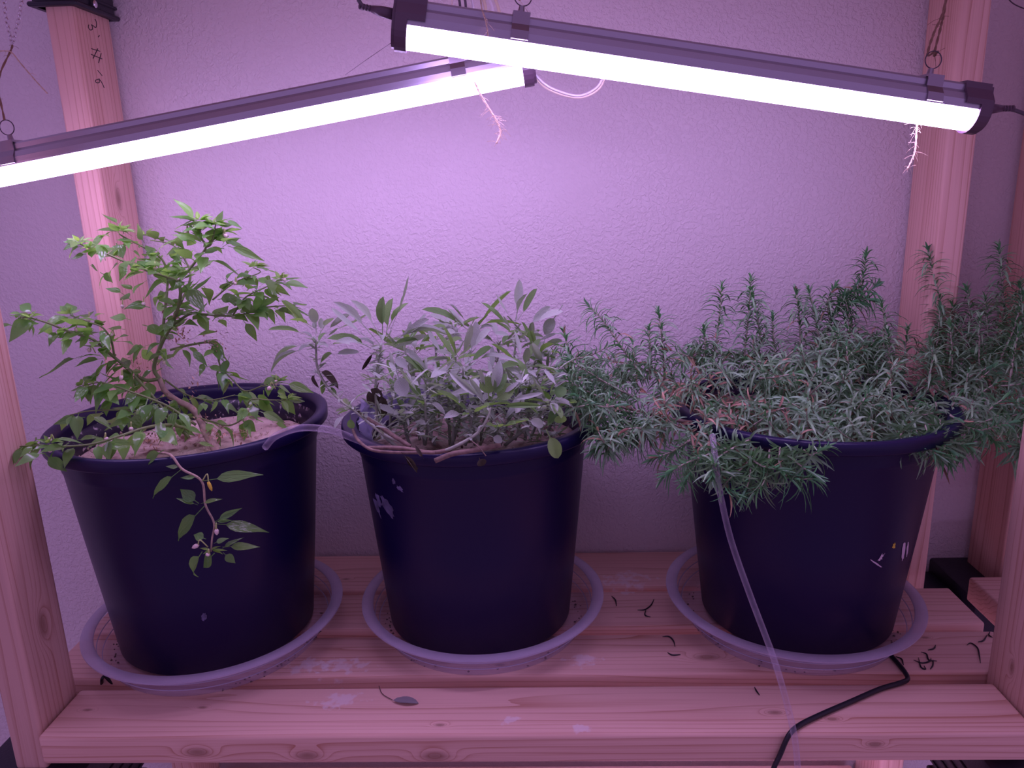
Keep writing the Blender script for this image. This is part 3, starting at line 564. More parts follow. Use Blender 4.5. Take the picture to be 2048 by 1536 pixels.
# leaves copied one by one from the photograph: base, tip, depth, width in pixels
EXP = [(163,493,122,503,160,24),(160,486,120,491,162,12),(173,508,142,516,160,16),(219,470,163,483,222,16),(244,523,199,538,182,26),(246,496,214,506,190,20),(395,441,345,448,190,11),(398,443,426,450,192,12),(445,438,482,448,195,9),(440,478,502,490,200,11),
 (455,492,522,516,205,16),(412,520,488,533,205,18),(368,476,299,483,210,14),(358,495,326,506,208,15),(340,560,276,576,205,18),(366,568,406,615,195,30),(505,535,476,566,255,28),(561,563,612,571,240,18),(505,582,538,630,238,34),(392,629,423,657,228,28),(486,640,518,680,245,18),
 (165,712,78,748,165,22),(208,715,150,727,178,18),(212,719,187,750,172,28),(204,735,154,768,170,24),(187,659,151,690,165,24),(152,665,116,688,158,30),(60,642,28,645,140,9),(54,644,78,662,140,12),(375,695,418,724,215,16),(405,732,458,738,228,17),
 (170,834,103,840,130,18),(180,828,220,852,128,16),(252,832,282,852,130,34),(300,861,354,872,110,18),(391,885,426,888,120,9),(545,845,582,850,170,16),(516,822,566,838,172,18),(556,790,594,826,178,22),(528,780,522,820,180,28),(566,766,622,778,218,20),(481,838,511,862,170,24),
 (88,906,132,946,60,26),(90,882,40,906,60,16),(62,890,4,916,58,16),(106,880,150,868,66,14),(300,810,262,795,170,22),(230,800,196,812,150,18),(255,850,200,842,120,20),(210,892,260,886,80,24),(150,880,196,872,74,14),
 (203,780,234,800,150,26),(215,760,168,776,150,12),(330,800,362,818,190,22),(470,760,430,775,222,30),(520,770,560,750,215,22),(500,812,470,838,180,30),(440,800,420,822,190,18),(335,700,320,735,200,26),(318,700,352,725,205,26),(340,720,352,690,210,30),
 (290,695,246,700,190,24),(300,690,235,706,186,22),(250,660,214,645,188,24),(262,640,222,628,190,22),(285,650,330,660,200,26),(350,655,322,640,200,28),(300,615,250,600,205,26),(262,600,236,585,215,22),(250,590,215,570,215,16),(420,600,386,622,225,24),(435,600,470,590,232,22),
 (180,530,196,540,175,28),(215,552,183,556,190,9),(200,545,232,560,195,20),(270,585,244,562,205,14),(310,545,292,520,205,26),(280,530,320,520,205,22),(262,500,292,512,215,26),(232,486,244,508,215,26),(310,510,292,490,230,20),(330,530,372,545,240,18),(388,500,372,512,205,16),(368,525,340,515,240,20)]
for e in EXP: cleaf(e[0], e[1], e[0]+(e[2]-e[0])*1.12, e[1]+(e[3]-e[1])*1.12, e[4], e[5]*1.0, dy=random.uniform(-14, 14))
HANG = [(328,900,260,931,50,24),(362,935,330,931,42,9),(364,940,271,992,40,22),(398,955,357,953,36,10),(405,963,512,936,34,22),(398,1007,355,976,34,25),(396,1010,352,996,34,9),(401,1007,440,997,32,9),(411,1013,313,1086,30,32),(430,1044,475,1015,30,13),(430,1044,462,1040,30,7),(430,1048,536,1053,30,26),(428,1087,451,1074,30,12),(412,1078,387,1069,30,18),(444,1094,515,1090,28,17),(444,1098,477,1073,28,10),(405,1103,350,1164,28,26),(430,1106,398,1136,26,30),(446,1105,471,1127,28,17)]
for e in HANG: cleaf(e[0], e[1], e[0]+(e[2]-e[0])*1.08, e[1]+(e[3]-e[1])*1.08, e[4], e[5]*1.08, dy=random.uniform(-5, 3), nh=Vector((random.uniform(-.2, .2), -1, .8)).normalized())
for bx, by, tx, ty in ((420,1100,398,1095),(420,1100,404,1108),(424,1102,440,1098),(424,1100,448,1106),(425,1100,455,1100),(420,1100,440,1090)): cleaf(bx, by, tx, ty, 28, 6, True)
for tips in ((240,462,222),(425,448,195),(398,440,192),(160,484,160),(290,470,265),(60,634,140),(140,628,175),(560,558,240),(508,533,258),(100,886,62),(165,770,150),(560,762,220),(575,798,178),(490,830,185)):
    for i in range(9):
        a = random.uniform(0, 6.28); L_ = random.uniform(14, 34); b_ = at(*tips); bake(YNG, random.choice(CN), b_, at(tips[0]+L_*math.cos(a), tips[1]-abs(L_*math.sin(a))*.7, tips[2]+random.uniform(-12, 12)), 5, Vector((random.gauss(0, .3), -.6, 1)))
trunk_c = at(340, 700, 215)
for q in paths[:-1]:                                             # leaves along every branch
    k = len(q); step = 2
    for i in range(3, k, step):
        for s in range(3):
            p = q[i]; t = (q[min(i+1, k-1)]-q[i-1]).normalized(); side = t.cross(Vector((0, 0, 1))).normalized()*(1 if (i//step+s) % 2 else -1)
            dr = (side*random.uniform(.4, 1)+t*random.uniform(-.2, .7)+Vector((0, 0, random.uniform(-.55, .35)))+(p-trunk_c).normalized()*.3).normalized()
            L_ = random.uniform(24, 46); W_ = L_*random.uniform(.3, .44); N_ = (Vector((0, -.12, 1))+Vector((random.gauss(0, .3), random.gauss(0, .3), 0))).normalized()
            if random.random() < .35: p = p+Vector((random.gauss(0, 9), random.gauss(0, 9), random.gauss(0, 7)))
            if s == 0 and used < 292: used += 1; place_leaf('leaf', random.choice(CH), p, p+dr*L_, W_, N_, cp)
            elif random.random() < .5: bake(MORE, random.choice(CH), p, p+dr*L_*.9, W_*.9, N_)
tag(YNG.build('young_leaves', M['chili_new'], cp), kind='stuff'); tag(MORE.build('foliage', M['chili'], cp), kind='stuff')
def bud(x, y, dpt, dx=0, dy=14, yellow=False, big=1.):
    m = MB(); p = at(x, y, dpt); q = at(x+dx, y+dy, dpt); c = at(x+dx*.2, y-6, dpt)
    m.tube(spline([at(x-dx*.6, y+8, dpt+3), c, p.lerp(q, .4)], 4), .7, 6); o = m.build('bud_stalk', M['budstalk'], cp)
    a = p.lerp(q, .35); m = MB(); m.tube([a, a.lerp(q, .3), a.lerp(q, .7), q], [1.4, 2.6*big, 2.2*big, .5], 8); m.build('flower_bud', M['bud_y' if yellow else 'bud'], o)
for b in ((178,630,172,0,14),(153,650,160,0,14),(226,664,185,-6,8),(287,600,205,0,12),(245,605,210,0,12),(375,458,195,-4,12),(448,464,196,5,12),(371,508,205,0,10),(310,530,205,0,10),(322,722,205,12,6),(185,698,172,-10,4),(244,745,160,-3,16),(552,755,215,0,16),(545,770,178,-10,10),(505,815,180,-12,8),(210,872,78,4,8),(105,875,62,-8,6),(100,895,58,0,10),(565,553,238,6,10),(472,560,236,-4,10),(262,850,120,0,12)): bud(*b)
bud(404, 1086, 28, -20, 10); bud(418, 1104, 26, -4, 8); bud(432, 1052, 30, 2, 18); bud(412, 954, 33, 12, 28, True, .8)
# dried flower remains
m = MB()
for cx_, cy_, dd, n_ in ((360, 670, 215, 60), (430, 690, 235, 36), (272, 730, 190, 34), (330, 800, 195, 20), (385, 780, 205, 24), (395, 838, 180, 30), (430, 870, 150, 50), (300, 880, 150, 60), (480, 870, 150, 50), (345, 610, 215, 20)):
    for i in range(n_):
        p = at(cx_+random.gauss(0, 14), cy_+random.gauss(0, 12 if cy_ < 830 else 7), dd+random.gauss(0, 12)); v = Vector((random.gauss(0, 1), random.gauss(0, 1), random.gauss(0, 1))).normalized()*random.uniform(3, 8)
        u = v.cross(Vector((.3, .2, 1))).normalized()*random.uniform(.5, 1.6); m.add([p, p+v*.5+u, p+v, p+v*.5-u], [(0, 1, 2, 3)])
tag(m.build('dried_flowers', M['dead'], cp, smooth=False), kind='stuff')

# ------------------------------------------------------------------ sage
sp = thing('sage_plant', 'grey-green sage with long soft leaves, growing in the middle pot', 'plant', at(930, 880, 250)); scount = 0
def sleaf(b, t, w, mats=None, nrm=None):
    global scount; scount += 1
    me = random.choice(mats or (SA if random.random() < .6 else SG))
    return place_leaf('leaf', me, b, t, w, nrm or (Vector((random.gauss(0, .5), -.3+random.gauss(0, .35), 1))).normalized(), sp)
def sxp(bx, by, tx, ty, y, w, mats=None, dy=0, nrm=None): return sleaf(at(bx, by, y), at(tx, ty, y+dy), w*pxmm(y), mats, nrm)
small = MB()
def small_leaf(b, d, L_, w):
    s = d.cross(Vector((random.random()-.5, random.random()-.5, 1))).normalized()*w*.5; n_ = s.cross(d).normalized()*L_*.06
    small.add([b, b+d*L_*.4+s-n_*0, b+d*L_*.5-n_, b+d*L_*.4-s, b+d*L_*.8+s*.7-Vector((0, 0, L_*.08)), b+d*L_-Vector((0, 0, L_*.16)), b+d*L_*.8-s*.7-Vector((0, 0, L_*.08))], [(0, 1, 2), (0, 2, 3), (1, 4, 5, 2), (2, 5, 6, 3)])
def rosette(path, nl, Lr, wr, up=.5, tuft=26, spread=1.):
    q = spline([at(*p) for p in path], 6); m = MB(); m.tube(q, lerp_list(2.2, 1.1, len(q)), 7); m.build('stem', M['sstem'], sp)
    top = q[-1]; ax = (q[-1]-q[-4]).normalized()
    for i in range(nl):
        a = i*2.4+random.uniform(-.3, .3); e = up+random.uniform(-.35, .5)-.1*(i/nl)
        u = ax.cross(Vector((.2, 1, .1))).normalized(); v = ax.cross(u)
        d = ((u*math.cos(a)+v*math.sin(a))*spread+ax*e).normalized(); L_ = random.uniform(*Lr)
        b = top-ax*random.uniform(0, 9); sleaf(b, b+d*L_, L_*random.uniform(*wr), nrm=(ax*1.2+Vector((0, -.2, .5))+Vector((random.gauss(0, .3), random.gauss(0, .3), 0))).normalized())
    for i in range(tuft*2):                                      # small axillary leaves lower on the stem
        b = q[int(len(q)*random.uniform(.35, .98))]; v = Vector((random.gauss(0, 1), random.gauss(0, 1), random.uniform(-.2, .9))).normalized(); small_leaf(b, v, random.uniform(7, 17), random.uniform(2.5, 4.5))
# A, left outlier
rosette([(814, 890, 110), (760, 850, 130), (700, 815, 150), (660, 780, 170), (636, 740, 180), (632, 700, 185), (632, 680, 185)], 4, (20, 34), (.16, .24))
for e in ((622,672,534,642,9),(620,684,524,700,10),(622,690,512,722,12),(625,660,563,608,14),(628,655,578,625,14),(634,668,626,616,18),(640,668,655,622,20),(638,675,700,617,9),(632,672,622,638,20),(640,672,648,640,18),(645,680,676,665,20),(636,735,655,700,28),(640,690,702,678,24),(645,668,735,652,10)): sxp(*e[:4], 185, e[4]*1.1, dy=random.uniform(-25, 10))
for e in ((634,740,684,762,20),(632,745,620,775,16),(640,750,650,788,14),(650,770,672,790,12)): sxp(*e[:4], 180, e[4], SD if e[4] > 15 else SG, -10)
# B
rosette([(800, 900, 130), (760, 860, 140), (752, 800, 145), (752, 760, 150), (758, 720, 150), (763, 690, 150)], 3, (24, 40), (.16, .22), tuft=40)
for e in ((758,690,695,575,9,SA),(762,680,736,580,9,SA),(765,670,763,592,20,SG),(772,672,781,594,34,SG),(775,660,806,594,24,SG),(775,672,836,576,9,SA),(752,700,655,655,26,SG),(756,690,664,640,12,SA),(770,690,860,645,14,SA),(768,700,850,690,11,SA),(775,680,893,622,14,SA),(770,695,835,675,16,SG),(745,705,672,700,12,SA),(750,695,676,655,10,SA)): sxp(*e[:4], 150, e[4]*1.1, e[5], random.uniform(-22, 14))
for e in ((757,765,742,820,34),(762,780,772,850,22),(750,700,718,750,8)): sxp(*e[:4], 148, e[4], SD, -14, Vector((.3, -1, .3)))
# I, D, C, E and the rest
rosette([(900, 890, 260), (930, 800, 270), (940, 720, 270), (941, 665, 270)], 4, (30, 46), (.15, .22))
for e in ((938,660,845,597,15,SG),(943,655,1026,592,20,SG),(946,658,1038,613,13,SG),(940,655,905,600,12,SA),(940,660,950,628,24,SA),(935,668,880,650,14,SA),(950,665,980,640,12,SA)): sxp(*e[:4], 270, e[4]*1.15, e[5], random.uniform(-20, 14))
rosette([(960, 890, 240), (1000, 800, 245), (1025, 730, 245), (1033, 667, 245)], 4, (26, 40), (.15, .22))
for e in ((1033,640,1037,560,20,SA),(1036,640,1075,582,13,SG),(1030,650,1028,575,14,SA),(1034,650,985,605,14,SA),(1030,660,962,612,12,SG),(1042,655,1124,610,22,SA),(1046,660,1100,616,16,SA),(1028,665,1000,640,12,SA)): sxp(*e[:4], 245, e[4]*1.1, e[5], random.uniform(-14, 14))
sxp(1040, 668, 1090, 668, 240, 12); sxp(1126, 610, 1080, 672, 238, 26, SA, -10, Vector((-.3, -1, .2)))
rosette([(900, 900, 180), (920, 840, 165), (925, 780, 160), (926, 735, 158)], 4, (40, 58), (.2, .28), up=.7)
for e in ((924,726,880,660,20),(926,720,920,655,16),(930,715,972,650,24),(918,730,872,690,14),(930,728,985,700,20),(935,725,960,640,18),(920,735,860,740,16),(935,735,1000,665,14),(930,735,998,745,18),(915,725,895,680,22)): sxp(*e[:4], 158, e[4]*1.15, None, random.uniform(-35, 10))
rosette([(880, 905, 78), (910, 893, 72), (955, 866, 80), (975, 835, 90), (982, 815, 95)], 0, (30, 40), (.16, .22), tuft=6)
for e in ((978,800,975,752,32,SG),(985,805,1025,768,34,SG),(978,810,893,742,14,SA),(982,800,1010,745,20,SG),(990,800,1034,762,12,SA),(984,815,1084,806,12,SG),(975,815,938,758,12,SA),(985,800,1000,720,20,SA),(990,805,1085,792,10,SA),(975,800,960,742,8,SA)): sxp(*e[:4], 92, e[4]*1.1, e[5], random.uniform(-16, 12), Vector((random.uniform(-.3, .3), -1, .55)).normalized())
rosette([(814, 888, 100), (770, 870, 105), (725, 835, 115), (698, 812, 118)], 7, (20, 36), (.14, .22), tuft=14)
sxp(700, 830, 703, 862, 112, 16, SG, 0, Vector((0, -1, .2)))
rosette([(1010, 890, 150), (1060, 850, 135), (1090, 820, 130), (1101, 800, 128)], 8, (24, 40), (.26, .4))
sxp(1098, 795, 1108, 765, 125, 30, SG); sxp(1105, 800, 1130, 772, 125, 30, SG); sxp(1120, 820, 1122, 855, 110, 26, SG, 0, Vector((0, -1, .2)))
sxp(1092, 858, 1122, 922, 72, 30, SG, -8, Vector((.2, -1, .3))); sxp(1040, 838, 1102, 848, 90, 20, SA, 0, Vector((0, -1, .5))); sxp(972, 868, 1008, 880, 80, 24, SA, -6, Vector((0, -.8, .8)))
sxp(830, 700, 826, 680, 130, 22); sxp(778, 705, 815, 735, 120, 22, SA, -10, Vector((-.5, -.5, 1))); sxp(792, 740, 812, 792, 110, 34, SA, -10, Vector((-.3, -1, .4)))
for (x0, y0, d0, x1, y1, d1, nl) in ((860,880,200,868,762,190,8),(840,880,240,830,700,245,8),(880,880,280,870,680,300,8),(960,880,200,985,760,180,9),(1000,880,200,1050,730,190,9),(1030,880,220,1075,700,230,9),(870,890,140,850,800,130,7),(930,890,120,940,820,110,6),(1000,890,150,1040,800,140,8),(850,890,220,808,690,220,8),(980,890,290,1000,690,310,8),(1060,880,220,1095,740,220,8),(905,890,150,905,790,145,7),(1020,880,260,1062,680,280,7),(820,890,150,815,830,140,6),(900,890,210,900,720,215,9),(950,890,150,960,790,140,8),(1050,880,170,1065,770,160,8),(850,890,180,880,790,170,8),(990,890,120,1000,850,105,7),(780,880,200,790,760,205,6),(1080,870,240,1085,690,250,7),(920,890,300,905,650,310,6),(1090,870,180,1110,810,170,7)):
    rosette([(x0, y0, d0), ((x0+x1)/2+random.uniform(-8, 8), (y0+y1)/2, (d0+d1)/2), (x1, y1, d1)], nl+2, (30, 54), (.15, .23), up=.6, tuft=30)
for i in range(620):
    b = at(random.uniform(740, 1120), random.uniform(740, 885), random.uniform(110, 300)); v = Vector((random.gauss(0, 1), random.gauss(0, 1), random.uniform(.2, 1))).normalized(); small_leaf(b, v, random.uniform(14, 34), random.uniform(3.5, 7))
tag(small.build('small_leaves', M['sage'], sp), kind='stuff')
for pts, r in (([(736, 896, 90), (800, 896, 84), (860, 905, 78), (900, 900, 74)], 2.4), ([(870, 922, 66), (905, 908, 68), (950, 900, 74), (1000, 890, 90)], 3.0), ([(706, 860, 120), (716, 880, 96), (745, 900, 78), (800, 905, 74), (870, 905, 74)], 1.8), ([(820, 893, 90), (770, 860, 110), (730, 835, 118), (712, 822, 122)], 2.6)):
    q = spline([at(*p) for p in pts], 6); m = MB(); m.tube(q, r, 7); m.build('woody_stem', M['sbark'], sp)
for e in ((848,918,828,892,9),(806,912,842,948,9),(958,915,968,934,22)): sxp(e[0], e[1], e[2], e[3], 66, e[4], SD, -3, Vector((0, -1, .4)))
sxp(802, 903, 845, 950, 66, 12, SD, -2, Vector((.5, -1, .4)))
q = spline([at(940, 880, 78), at(956, 892, 68), at(972, 912, 64)], 5); m = MB(); m.tube(q, .7, 5); m.build('leaf_stalk', M['sbark'], sp)

# ------------------------------------------------------------------ rosemary
rp = thing('rosemary_plant', 'bushy sprawling rosemary with curved narrow leaves, filling the right pot', 'plant', at(1640, 860, 250))
NS = np.array([0, .12, .35, .6, .82, 1.]); NW = np.array([.35, .8, 1., .95, .65, .12])
nV, nF, nMat = [], [], []; ncount = 0; front = []
def needles(P, D, Rd, L_, a0, kap, wid, mats):
    """vectorised curved needles: P base, D stem axis, Rd radial, arrays of N"""
    global ncount
    N = len(P); pts = np.zeros((N, 6, 3)); pts[:, 0] = P; tang = np.zeros((N, 6, 3))
    for i in range(6):
        a = a0+kap*NS[i]; tang[:, i] = np.cos(a)[:, None]*D+np.sin(a)[:, None]*Rd
        if i: pts[:, i] = pts[:, i-1]+(tang[:, i]+tang[:, i-1])*.5*(L_*(NS[i]-NS[i-1]))[:, None]
    pts[:, :, 2] -= (L_[:, None]*.26)*NS[None]**2
    side = np.cross(D, Rd); side /= np.linalg.norm(side, axis=1)[:, None]+1e-9
    nr = np.cross(side[:, None, :], tang)                       # blade normal
    w = (wid[:, None]*NW[None])[:, :, None]*.5
    Lf = pts-side[:, None]*w-nr*w*.5; Rg = pts+side[:, None]*w-nr*w*.5
    V = np.stack([Lf, pts, Rg], 2).reshape(N, 18, 3)
    return V
NFACE = np.array([(i*3+j, i*3+j+1, (i+1)*3+j+1, (i+1)*3+j) for i in range(5) for j in range(2)])
scnt = 0
def sprig(pts, dens=1., Lm=25, dry=0., stemr=(1.5, .7), start=0., px=True):
    global scnt
    q = spline([at(*p) for p in pts] if px else pts, 6)
    if scnt < 290:
        m = MB(); m.tube(q, lerp_list(stemr[0], stemr[1], len(q)), 5); m.build('stem', M['rstem'] if stemr[0] > 1.2 else M['sstem'], rp); scnt += 1
    A = np.array([tuple(p) for p in q]); seg = np.linalg.norm(np.diff(A, axis=0), axis=1); cum = np.concatenate([[0], np.cumsum(seg)]); tot = cum[-1]
    n = max(6, int(tot*(1-start)/5.0*dens)); s = np.linspace(start*tot, tot, n); P = np.stack([np.interp(s, cum, A[:, i]) for i in range(3)], 1)
    T_ = np.gradient(P, axis=0); T_ /= np.linalg.norm(T_, axis=1)[:, None]+1e-9
    P, T_, s = [np.repeat(a, 3, axis=0) for a in (P, T_, s)]; N = len(P)
    ang = np.repeat(np.arange(n)*1.15, 3)+np.tile([0, 2.09, 4.19], n)+rng.normal(0, .35, N)
    ref = np.where(np.abs(T_[:, 2:3]) < .85, np.array([[0, 0, 1.]]), np.array([[1., 0, 0]])); U = np.cross(T_, ref); U /= np.linalg.norm(U, axis=1)[:, None]; V_ = np.cross(T_, U)
    Rd = U*np.cos(ang)[:, None]+V_*np.sin(ang)[:, None]; end = (tot-s)/14
    age = np.clip(end, 0, 1)
    L_ = Lm*1.22*(.55+.45*age)*rng.uniform(.7, 1.15, N); a0 = .22+.6*age+rng.normal(0, .16, N); kap = .3+.9*age*rng.uniform(.2, 1.5, N); wid = rng.uniform(2.3, 3.4, N)
    keep = rng.random(N) < np.where(end > 3, .82, 1)
    V = needles(P, T_, Rd, L_, a0, kap, wid, None)[keep]
    dr = rng.random(len(V)) < dry
    nV.append(V); nMat.append(dr)
TIPS = [ # silhouette sprigs: path pixels with depth
 [(1290,760,200),(1240,690,205),(1205,640,210),(1178,612,212)], [(1150,760,190),(1140,710,195),(1128,668,198)], [(1330,760,230),(1325,690,235),(1318,628,238)], [(1300,760,220),(1300,700,222),(1298,660,222)],
 [(1420,760,260),(1432,690,262),(1440,620,265),(1443,575,268)], [(1480,770,290),(1490,700,292),(1497,630,295),(1502,562,296)], [(1500,760,300),(1520,690,300),(1512,620,300),(1505,590,300)], [(1400,760,250),(1410,700,255),(1408,660,255)],
 [(1560,780,300),(1552,720,305),(1547,670,306),(1545,635,308)], [(1590,790,310),(1600,700,315),(1598,630,318),(1592,585,320)], [(1640,780,320),(1640,700,322),(1630,630,325),(1618,580,325)], [(1700,780,330),(1670,680,330),(1655,610,335),(1668,575,335)],
 [(1640,700,330),(1680,600,338),(1715,575,342),(1728,545,345),(1732,508,348)], [(1660,640,332),(1700,590,338),(1740,580,340),(1752,570,342)], [(1680,620,330),(1720,600,335),(1745,600,338)], [(1720,700,320),(1700,640,325),(1690,590,330)],
 [(1760,790,290),(1765,700,292),(1768,640,294),(1764,612,296)], [(1700,800,260),(1690,740,262),(1680,680,262),(1672,662,262)], [(1800,780,300),(1808,720,302),(1815,660,304)], [(1790,790,250),(1780,730,250),(1776,665,252)],
 [(1880,720,330),(1885,650,332),(1878,590,336),(1866,545,340),(1856,500,342)], [(1870,730,320),(1875,680,322),(1880,620,325)], [(1940,740,320),(1940,660,322),(1938,600,325),(1934,580,326)], [(2010,740,320),(2010,650,322),(2005,570,325),(1998,495,328)],
 [(1980,720,310),(1975,660,312),(1970,600,315)], [(2050,740,300),(2045,640,302),(2040,570,305)], [(2090,720,300),(2080,620,302),(2085,520,305)], [(1960,760,260),(1958,700,262),(1960,640,262)], [(1900,780,270),(1905,720,272),(1900,650,275)],
 [(2000,720,280),(2030,650,282),(2045,590,285)], [(1920,720,330),(1915,660,332),(1905,610,335)],
 [(2020,760,220),(2030,700,222),(2038,660,225)], [(1850,790,240),(1865,720,240),(1862,690,240)],
 # hanging front cluster
 [(1500,880,110),(1460,900,85),(1430,920,70),(1425,950,58)], [(1480,890,100),(1400,915,80),(1355,935,75),(1332,950,75)], [(1520,900,95),(1480,940,66),(1450,970,56),(1470,990,54)], [(1560,890,95),(1560,930,64),(1580,955,56),(1630,958,50)], [(1500,905,90),(1500,950,60),(1490,985,52)],
 [(1600,890,95),(1620,910,66),(1650,895,66)], [(1420,890,110),(1390,930,95),(1370,965,90)], [(1450,900,95),(1440,950,64),(1428,925,60)], [(1540,900,90),(1530,960,56),(1510,985,50)], [(1380,880,130),(1340,905,120),(1310,915,120)],
 [(1560,900,90),(1600,930,58),(1620,945,54)], [(1480,900,95),(1520,930,62),(1560,940,56)],
 # right hanging
 [(1830,860,130),(1850,890,100),(1875,910,90)], [(1870,850,140),(1900,880,120),(1930,890,110)], [(1900,830,150),(1950,860,130),(2000,850,120),(2035,842,115)], [(1850,850,140),(1870,890,105),(1895,918,95)], [(1960,850,140),(1985,880,130),(2000,885,128)], [(1880,840,150),(1880,880,110),(1900,900,100)], [(1820,850,130),(1800,875,105),(1830,890,95)],
 # left overhang beside the sage
 [(1340,840,170),(1280,850,160),(1220,860,150),(1190,855,145)], [(1300,830,170),(1240,820,160),(1190,810,150),(1150,790,145)], [(1280,800,190),(1220,770,180),(1170,740,175),(1140,720,172)], [(1300,860,150),(1250,870,140),(1210,890,135),(1190,900,134)], [(1260,820,180),(1190,790,170),(1150,770,165),(1125,750,162)], [(1320,850,160),(1280,880,150),(1255,885,148)], [(1280,840,160),(1230,850,150),(1195,870,140)]]
for t in TIPS: sprig(t, 1.55, 25, .02)
def inside(x, y):
    if not (1120 < x < 2090): return False
    top = np.interp(x, [1120, 1180, 1300, 1420, 1500, 1560, 1640, 1720, 1800, 1850, 1930, 2000, 2090], [700, 680, 690, 690, 670, 720, 660, 650, 720, 700, 640, 600, 570])
    bot = np.interp(x, [1120, 1180, 1240, 1300, 1400, 1500, 1620, 1750, 1830, 1900, 1960, 2090], [790, 860, 870, 850, 875, 880, 885, 872, 890, 900, 880, 870]); return top < y < bot
cnt = 0
while cnt < 235:
    x, y = random.uniform(1120, 2090), random.uniform(590, 900)
    if not inside(x, y): continue
    # depth: lower in the picture = nearer
    dep = np.interp(y, [600, 700, 780, 900], [320, 265, 185, 95])+random.uniform(-35, 45)
    if x > 1820: dep += 25
    L_ = random.uniform(40, 80); cxp = 1600
    ang = random.gauss((x-cxp)/900., .9)
    bx, by = x-L_*math.sin(ang), y+L_*abs(math.cos(ang))*.8
    mid = ((x+bx)/2+random.uniform(-10, 10), (y+by)/2+random.uniform(-6, 6), dep+random.uniform(-5, 15))
    sprig([(bx, by, dep+25), mid, (x, y, dep)], .85, random.uniform(19, 26), .06 if not (1280 < x < 1480 and y > 740) else .3, (1.3, .6)); cnt += 1
# main woody stems
for pts in ([(1640,900,250),(1500,860,200),(1350,840,175),(1230,810,165)], [(1640,900,250),(1560,820,250),(1500,720,290)], [(1640,900,250),(1690,760,300),(1700,640,330)], [(1650,900,250),(1760,830,240),(1880,740,290),(1900,640,320)], [(1650,900,240),(1800,860,180),(1950,840,150)], [(1640,900,240),(1560,890,130),(1480,905,95)], [(1660,900,250),(1850,800,270),(2010,730,310)]):
    q = spline([at(*p) for p in pts], 6); m = MB(); m.tube(q, lerp_list(4., 1.6, len(q)), 7); m.build('woody_stem', M['sbark'], rp)
NV = np.concatenate(nV); DR = np.concatenate(nMat); g = org(rp); ga = np.array(tuple(g))
dist = np.linalg.norm(NV.mean(axis=1)-np.array(tuple(CAM)), axis=1); order = np.argsort(dist)
singles = [i for i in order[:1500] if not DR[i]][::5][:300]
rest = np.ones(len(NV), bool); rest[singles] = False
def needle_mesh(name, V, mat):
    n = len(V); me = bpy.data.meshes.new(name); co = ((V.reshape(-1, 3)-ga)*.001)
    F_ = (NFACE[None]+np.arange(n)[:, None, None]*18).reshape(-1, 4)
    me.vertices.add(len(co)); me.vertices.foreach_set('co', co.ravel().astype(np.float32))
    me.loops.add(F_.size); me.loops.foreach_set('vertex_index', F_.ravel().astype(np.int32))
    me.polygons.add(len(F_)); me.polygons.foreach_set('loop_start', np.arange(0, F_.size, 4, dtype=np.int32))
    me.update(calc_edges=True); me.validate(); me.shade_smooth(); me.materials.append(mat); return me
tag(link('foliage', needle_mesh('foliage', NV[rest & ~DR], M['needle']), rp), kind='stuff')
tag(link('dry_foliage', needle_mesh('dry_foliage', NV[rest & DR], M['dead']), rp), kind='stuff')
for i in singles: link('needle', needle_mesh('needle', NV[i:i+1], M['needle']), rp)
print('NEEDLES', len(NV), 'STEMS', scnt, 'CHILI', used, 'SAGE', scount)

# ================================================================== LITTER ON THE SLATS
m = MB(); q = [atz(x, y, 1.2) for x, y in ((758, 1372), (765, 1388), (785, 1400))]; m.tube(spline(q, 5), .45, 5)
dl = m.build('fallen_leaf', M['litter'], origin=q[0]); tag(dl, 'curled grey sage leaf lying on the front slat', 'leaf')
lf = place_leaf('blade', leaf_mesh('dry_blade', leaf_mat('grey_dry_leaf', (.25, .23, .24), (.3, .27, .27), (.1, .1, .08), .8, .05, .1), P_SA, .05, .05, .5, .02, 8, 3), atz(784, 1400, 2.5), atz(838, 1405, 2.5), 9, Vector((0, -.3, 1)), dl)
def fallen(pts, lab, z=1.2):
    m = MB(); q = spline([atz(x, y, z) for x, y in pts], 5); n = len(q); m.tube(q, [.25+.75*math.sin(math.pi*(i+.6)/(n+.4)) for i in range(n)], 5)
    tag(m.build('fallen_needle', M['cord'], origin=q[0]), lab, 'leaf', 'fallen rosemary needles')
fallen([(1223, 1192), (1231, 1200), (1233, 1212)], 'dry rosemary needle alone on the second slat between the pots')
fallen([(1275, 1220), (1290, 1219), (1302, 1210), (1308, 1198)], 'forked dry rosemary needle on the second slat, upper strand')
fallen([(1292, 1219), (1290, 1230), (1301, 1234)], 'forked dry rosemary needle on the second slat, lower strand')
fallen([(1325, 1273), (1338, 1273), (1347, 1282), (1350, 1293)], 'thick bent rosemary needle on the third slat left of the right saucer')
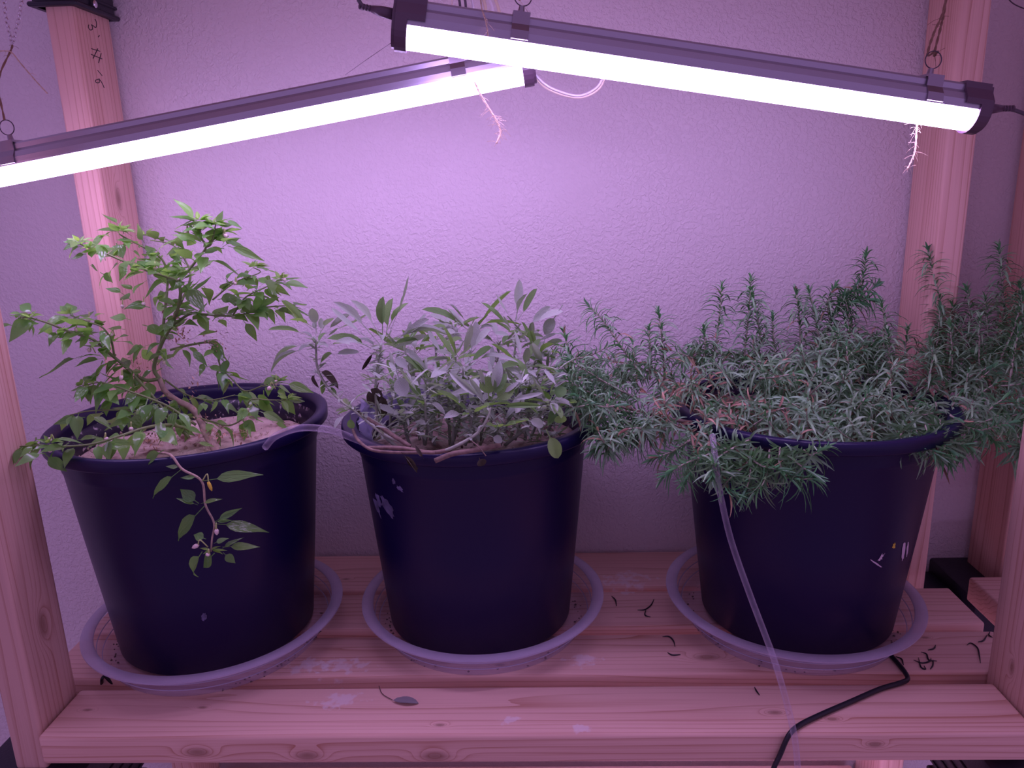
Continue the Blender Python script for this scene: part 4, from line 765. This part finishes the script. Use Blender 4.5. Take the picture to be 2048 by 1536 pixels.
fallen([(1335, 1305), (1345, 1310), (1361, 1309)], 'thin rosemary needle beside the wood knot on the third slat')
fallen([(1509, 1374), (1513, 1382), (1519, 1390)], 'short dark needle at the back edge of the front slat')
fallen([(1332, 1167), (1336, 1173), (1342, 1175)], 'small needle touching the left edge of the right saucer')
fallen([(1791, 1313), (1803, 1318), (1807, 1330)], 'rosemary needle lying beside the black cord at the right saucer')
fallen([(1856, 1300), (1868, 1297), (1871, 1290)], 'small arched needle above the tangled needles on the third slat')
fallen([(1827, 1320), (1845, 1326), (1860, 1322), (1862, 1316)], 'tangled needles right of the right saucer, middle strand')
fallen([(1842, 1304), (1853, 1308), (1858, 1320), (1874, 1322)], 'tangled needles right of the right saucer, upper strand')
fallen([(1837, 1315), (1842, 1334), (1851, 1338), (1848, 1331)], 'tangled needles right of the right saucer, looping lower strand')
fallen([(1866, 1320), (1866, 1330), (1861, 1338)], 'tangled needles right of the right saucer, short right strand')
fallen([(1934, 1290), (1942, 1286), (1955, 1296), (1959, 1312), (1961, 1326)], 'long bent needle near the front right post')
fallen([(1956, 1284), (1967, 1281), (1974, 1270)], 'pale curved needle near the front right post')
fallen([(1980, 1263), (1978, 1270), (1985, 1275)], 'needle curl against the front right post')
rnd = random.Random(3); m = MB()
for k, (sx, sy) in enumerate(((-412, 199), (-50, 236), (373, 230))):   # debris in the saucers
    for i in range(90):
        a = rnd.choice((rnd.gauss(-.35, .35), rnd.gauss(3.4, .4), rnd.uniform(0, 6.28))); r = rnd.uniform(128, 139); p = Vector((sx+r*math.cos(a), sy+r*math.sin(a), 2+rnd.random()*3)); s = rnd.uniform(.6, 2.2)
        m.add([p+Vector((s, 0, 0)), p+Vector((0, s, 0)), p+Vector((-s, 0, 0)), p+Vector((0, -s, 0)), p+Vector((0, 0, s))], [(0, 1, 4), (1, 2, 4), (2, 3, 4), (3, 0, 4)])
tag(m.build('saucer_debris', M['litter'], smooth=False), 'dark crumbs of soil and leaf lying inside the clear saucers', 'debris', kind='stuff')
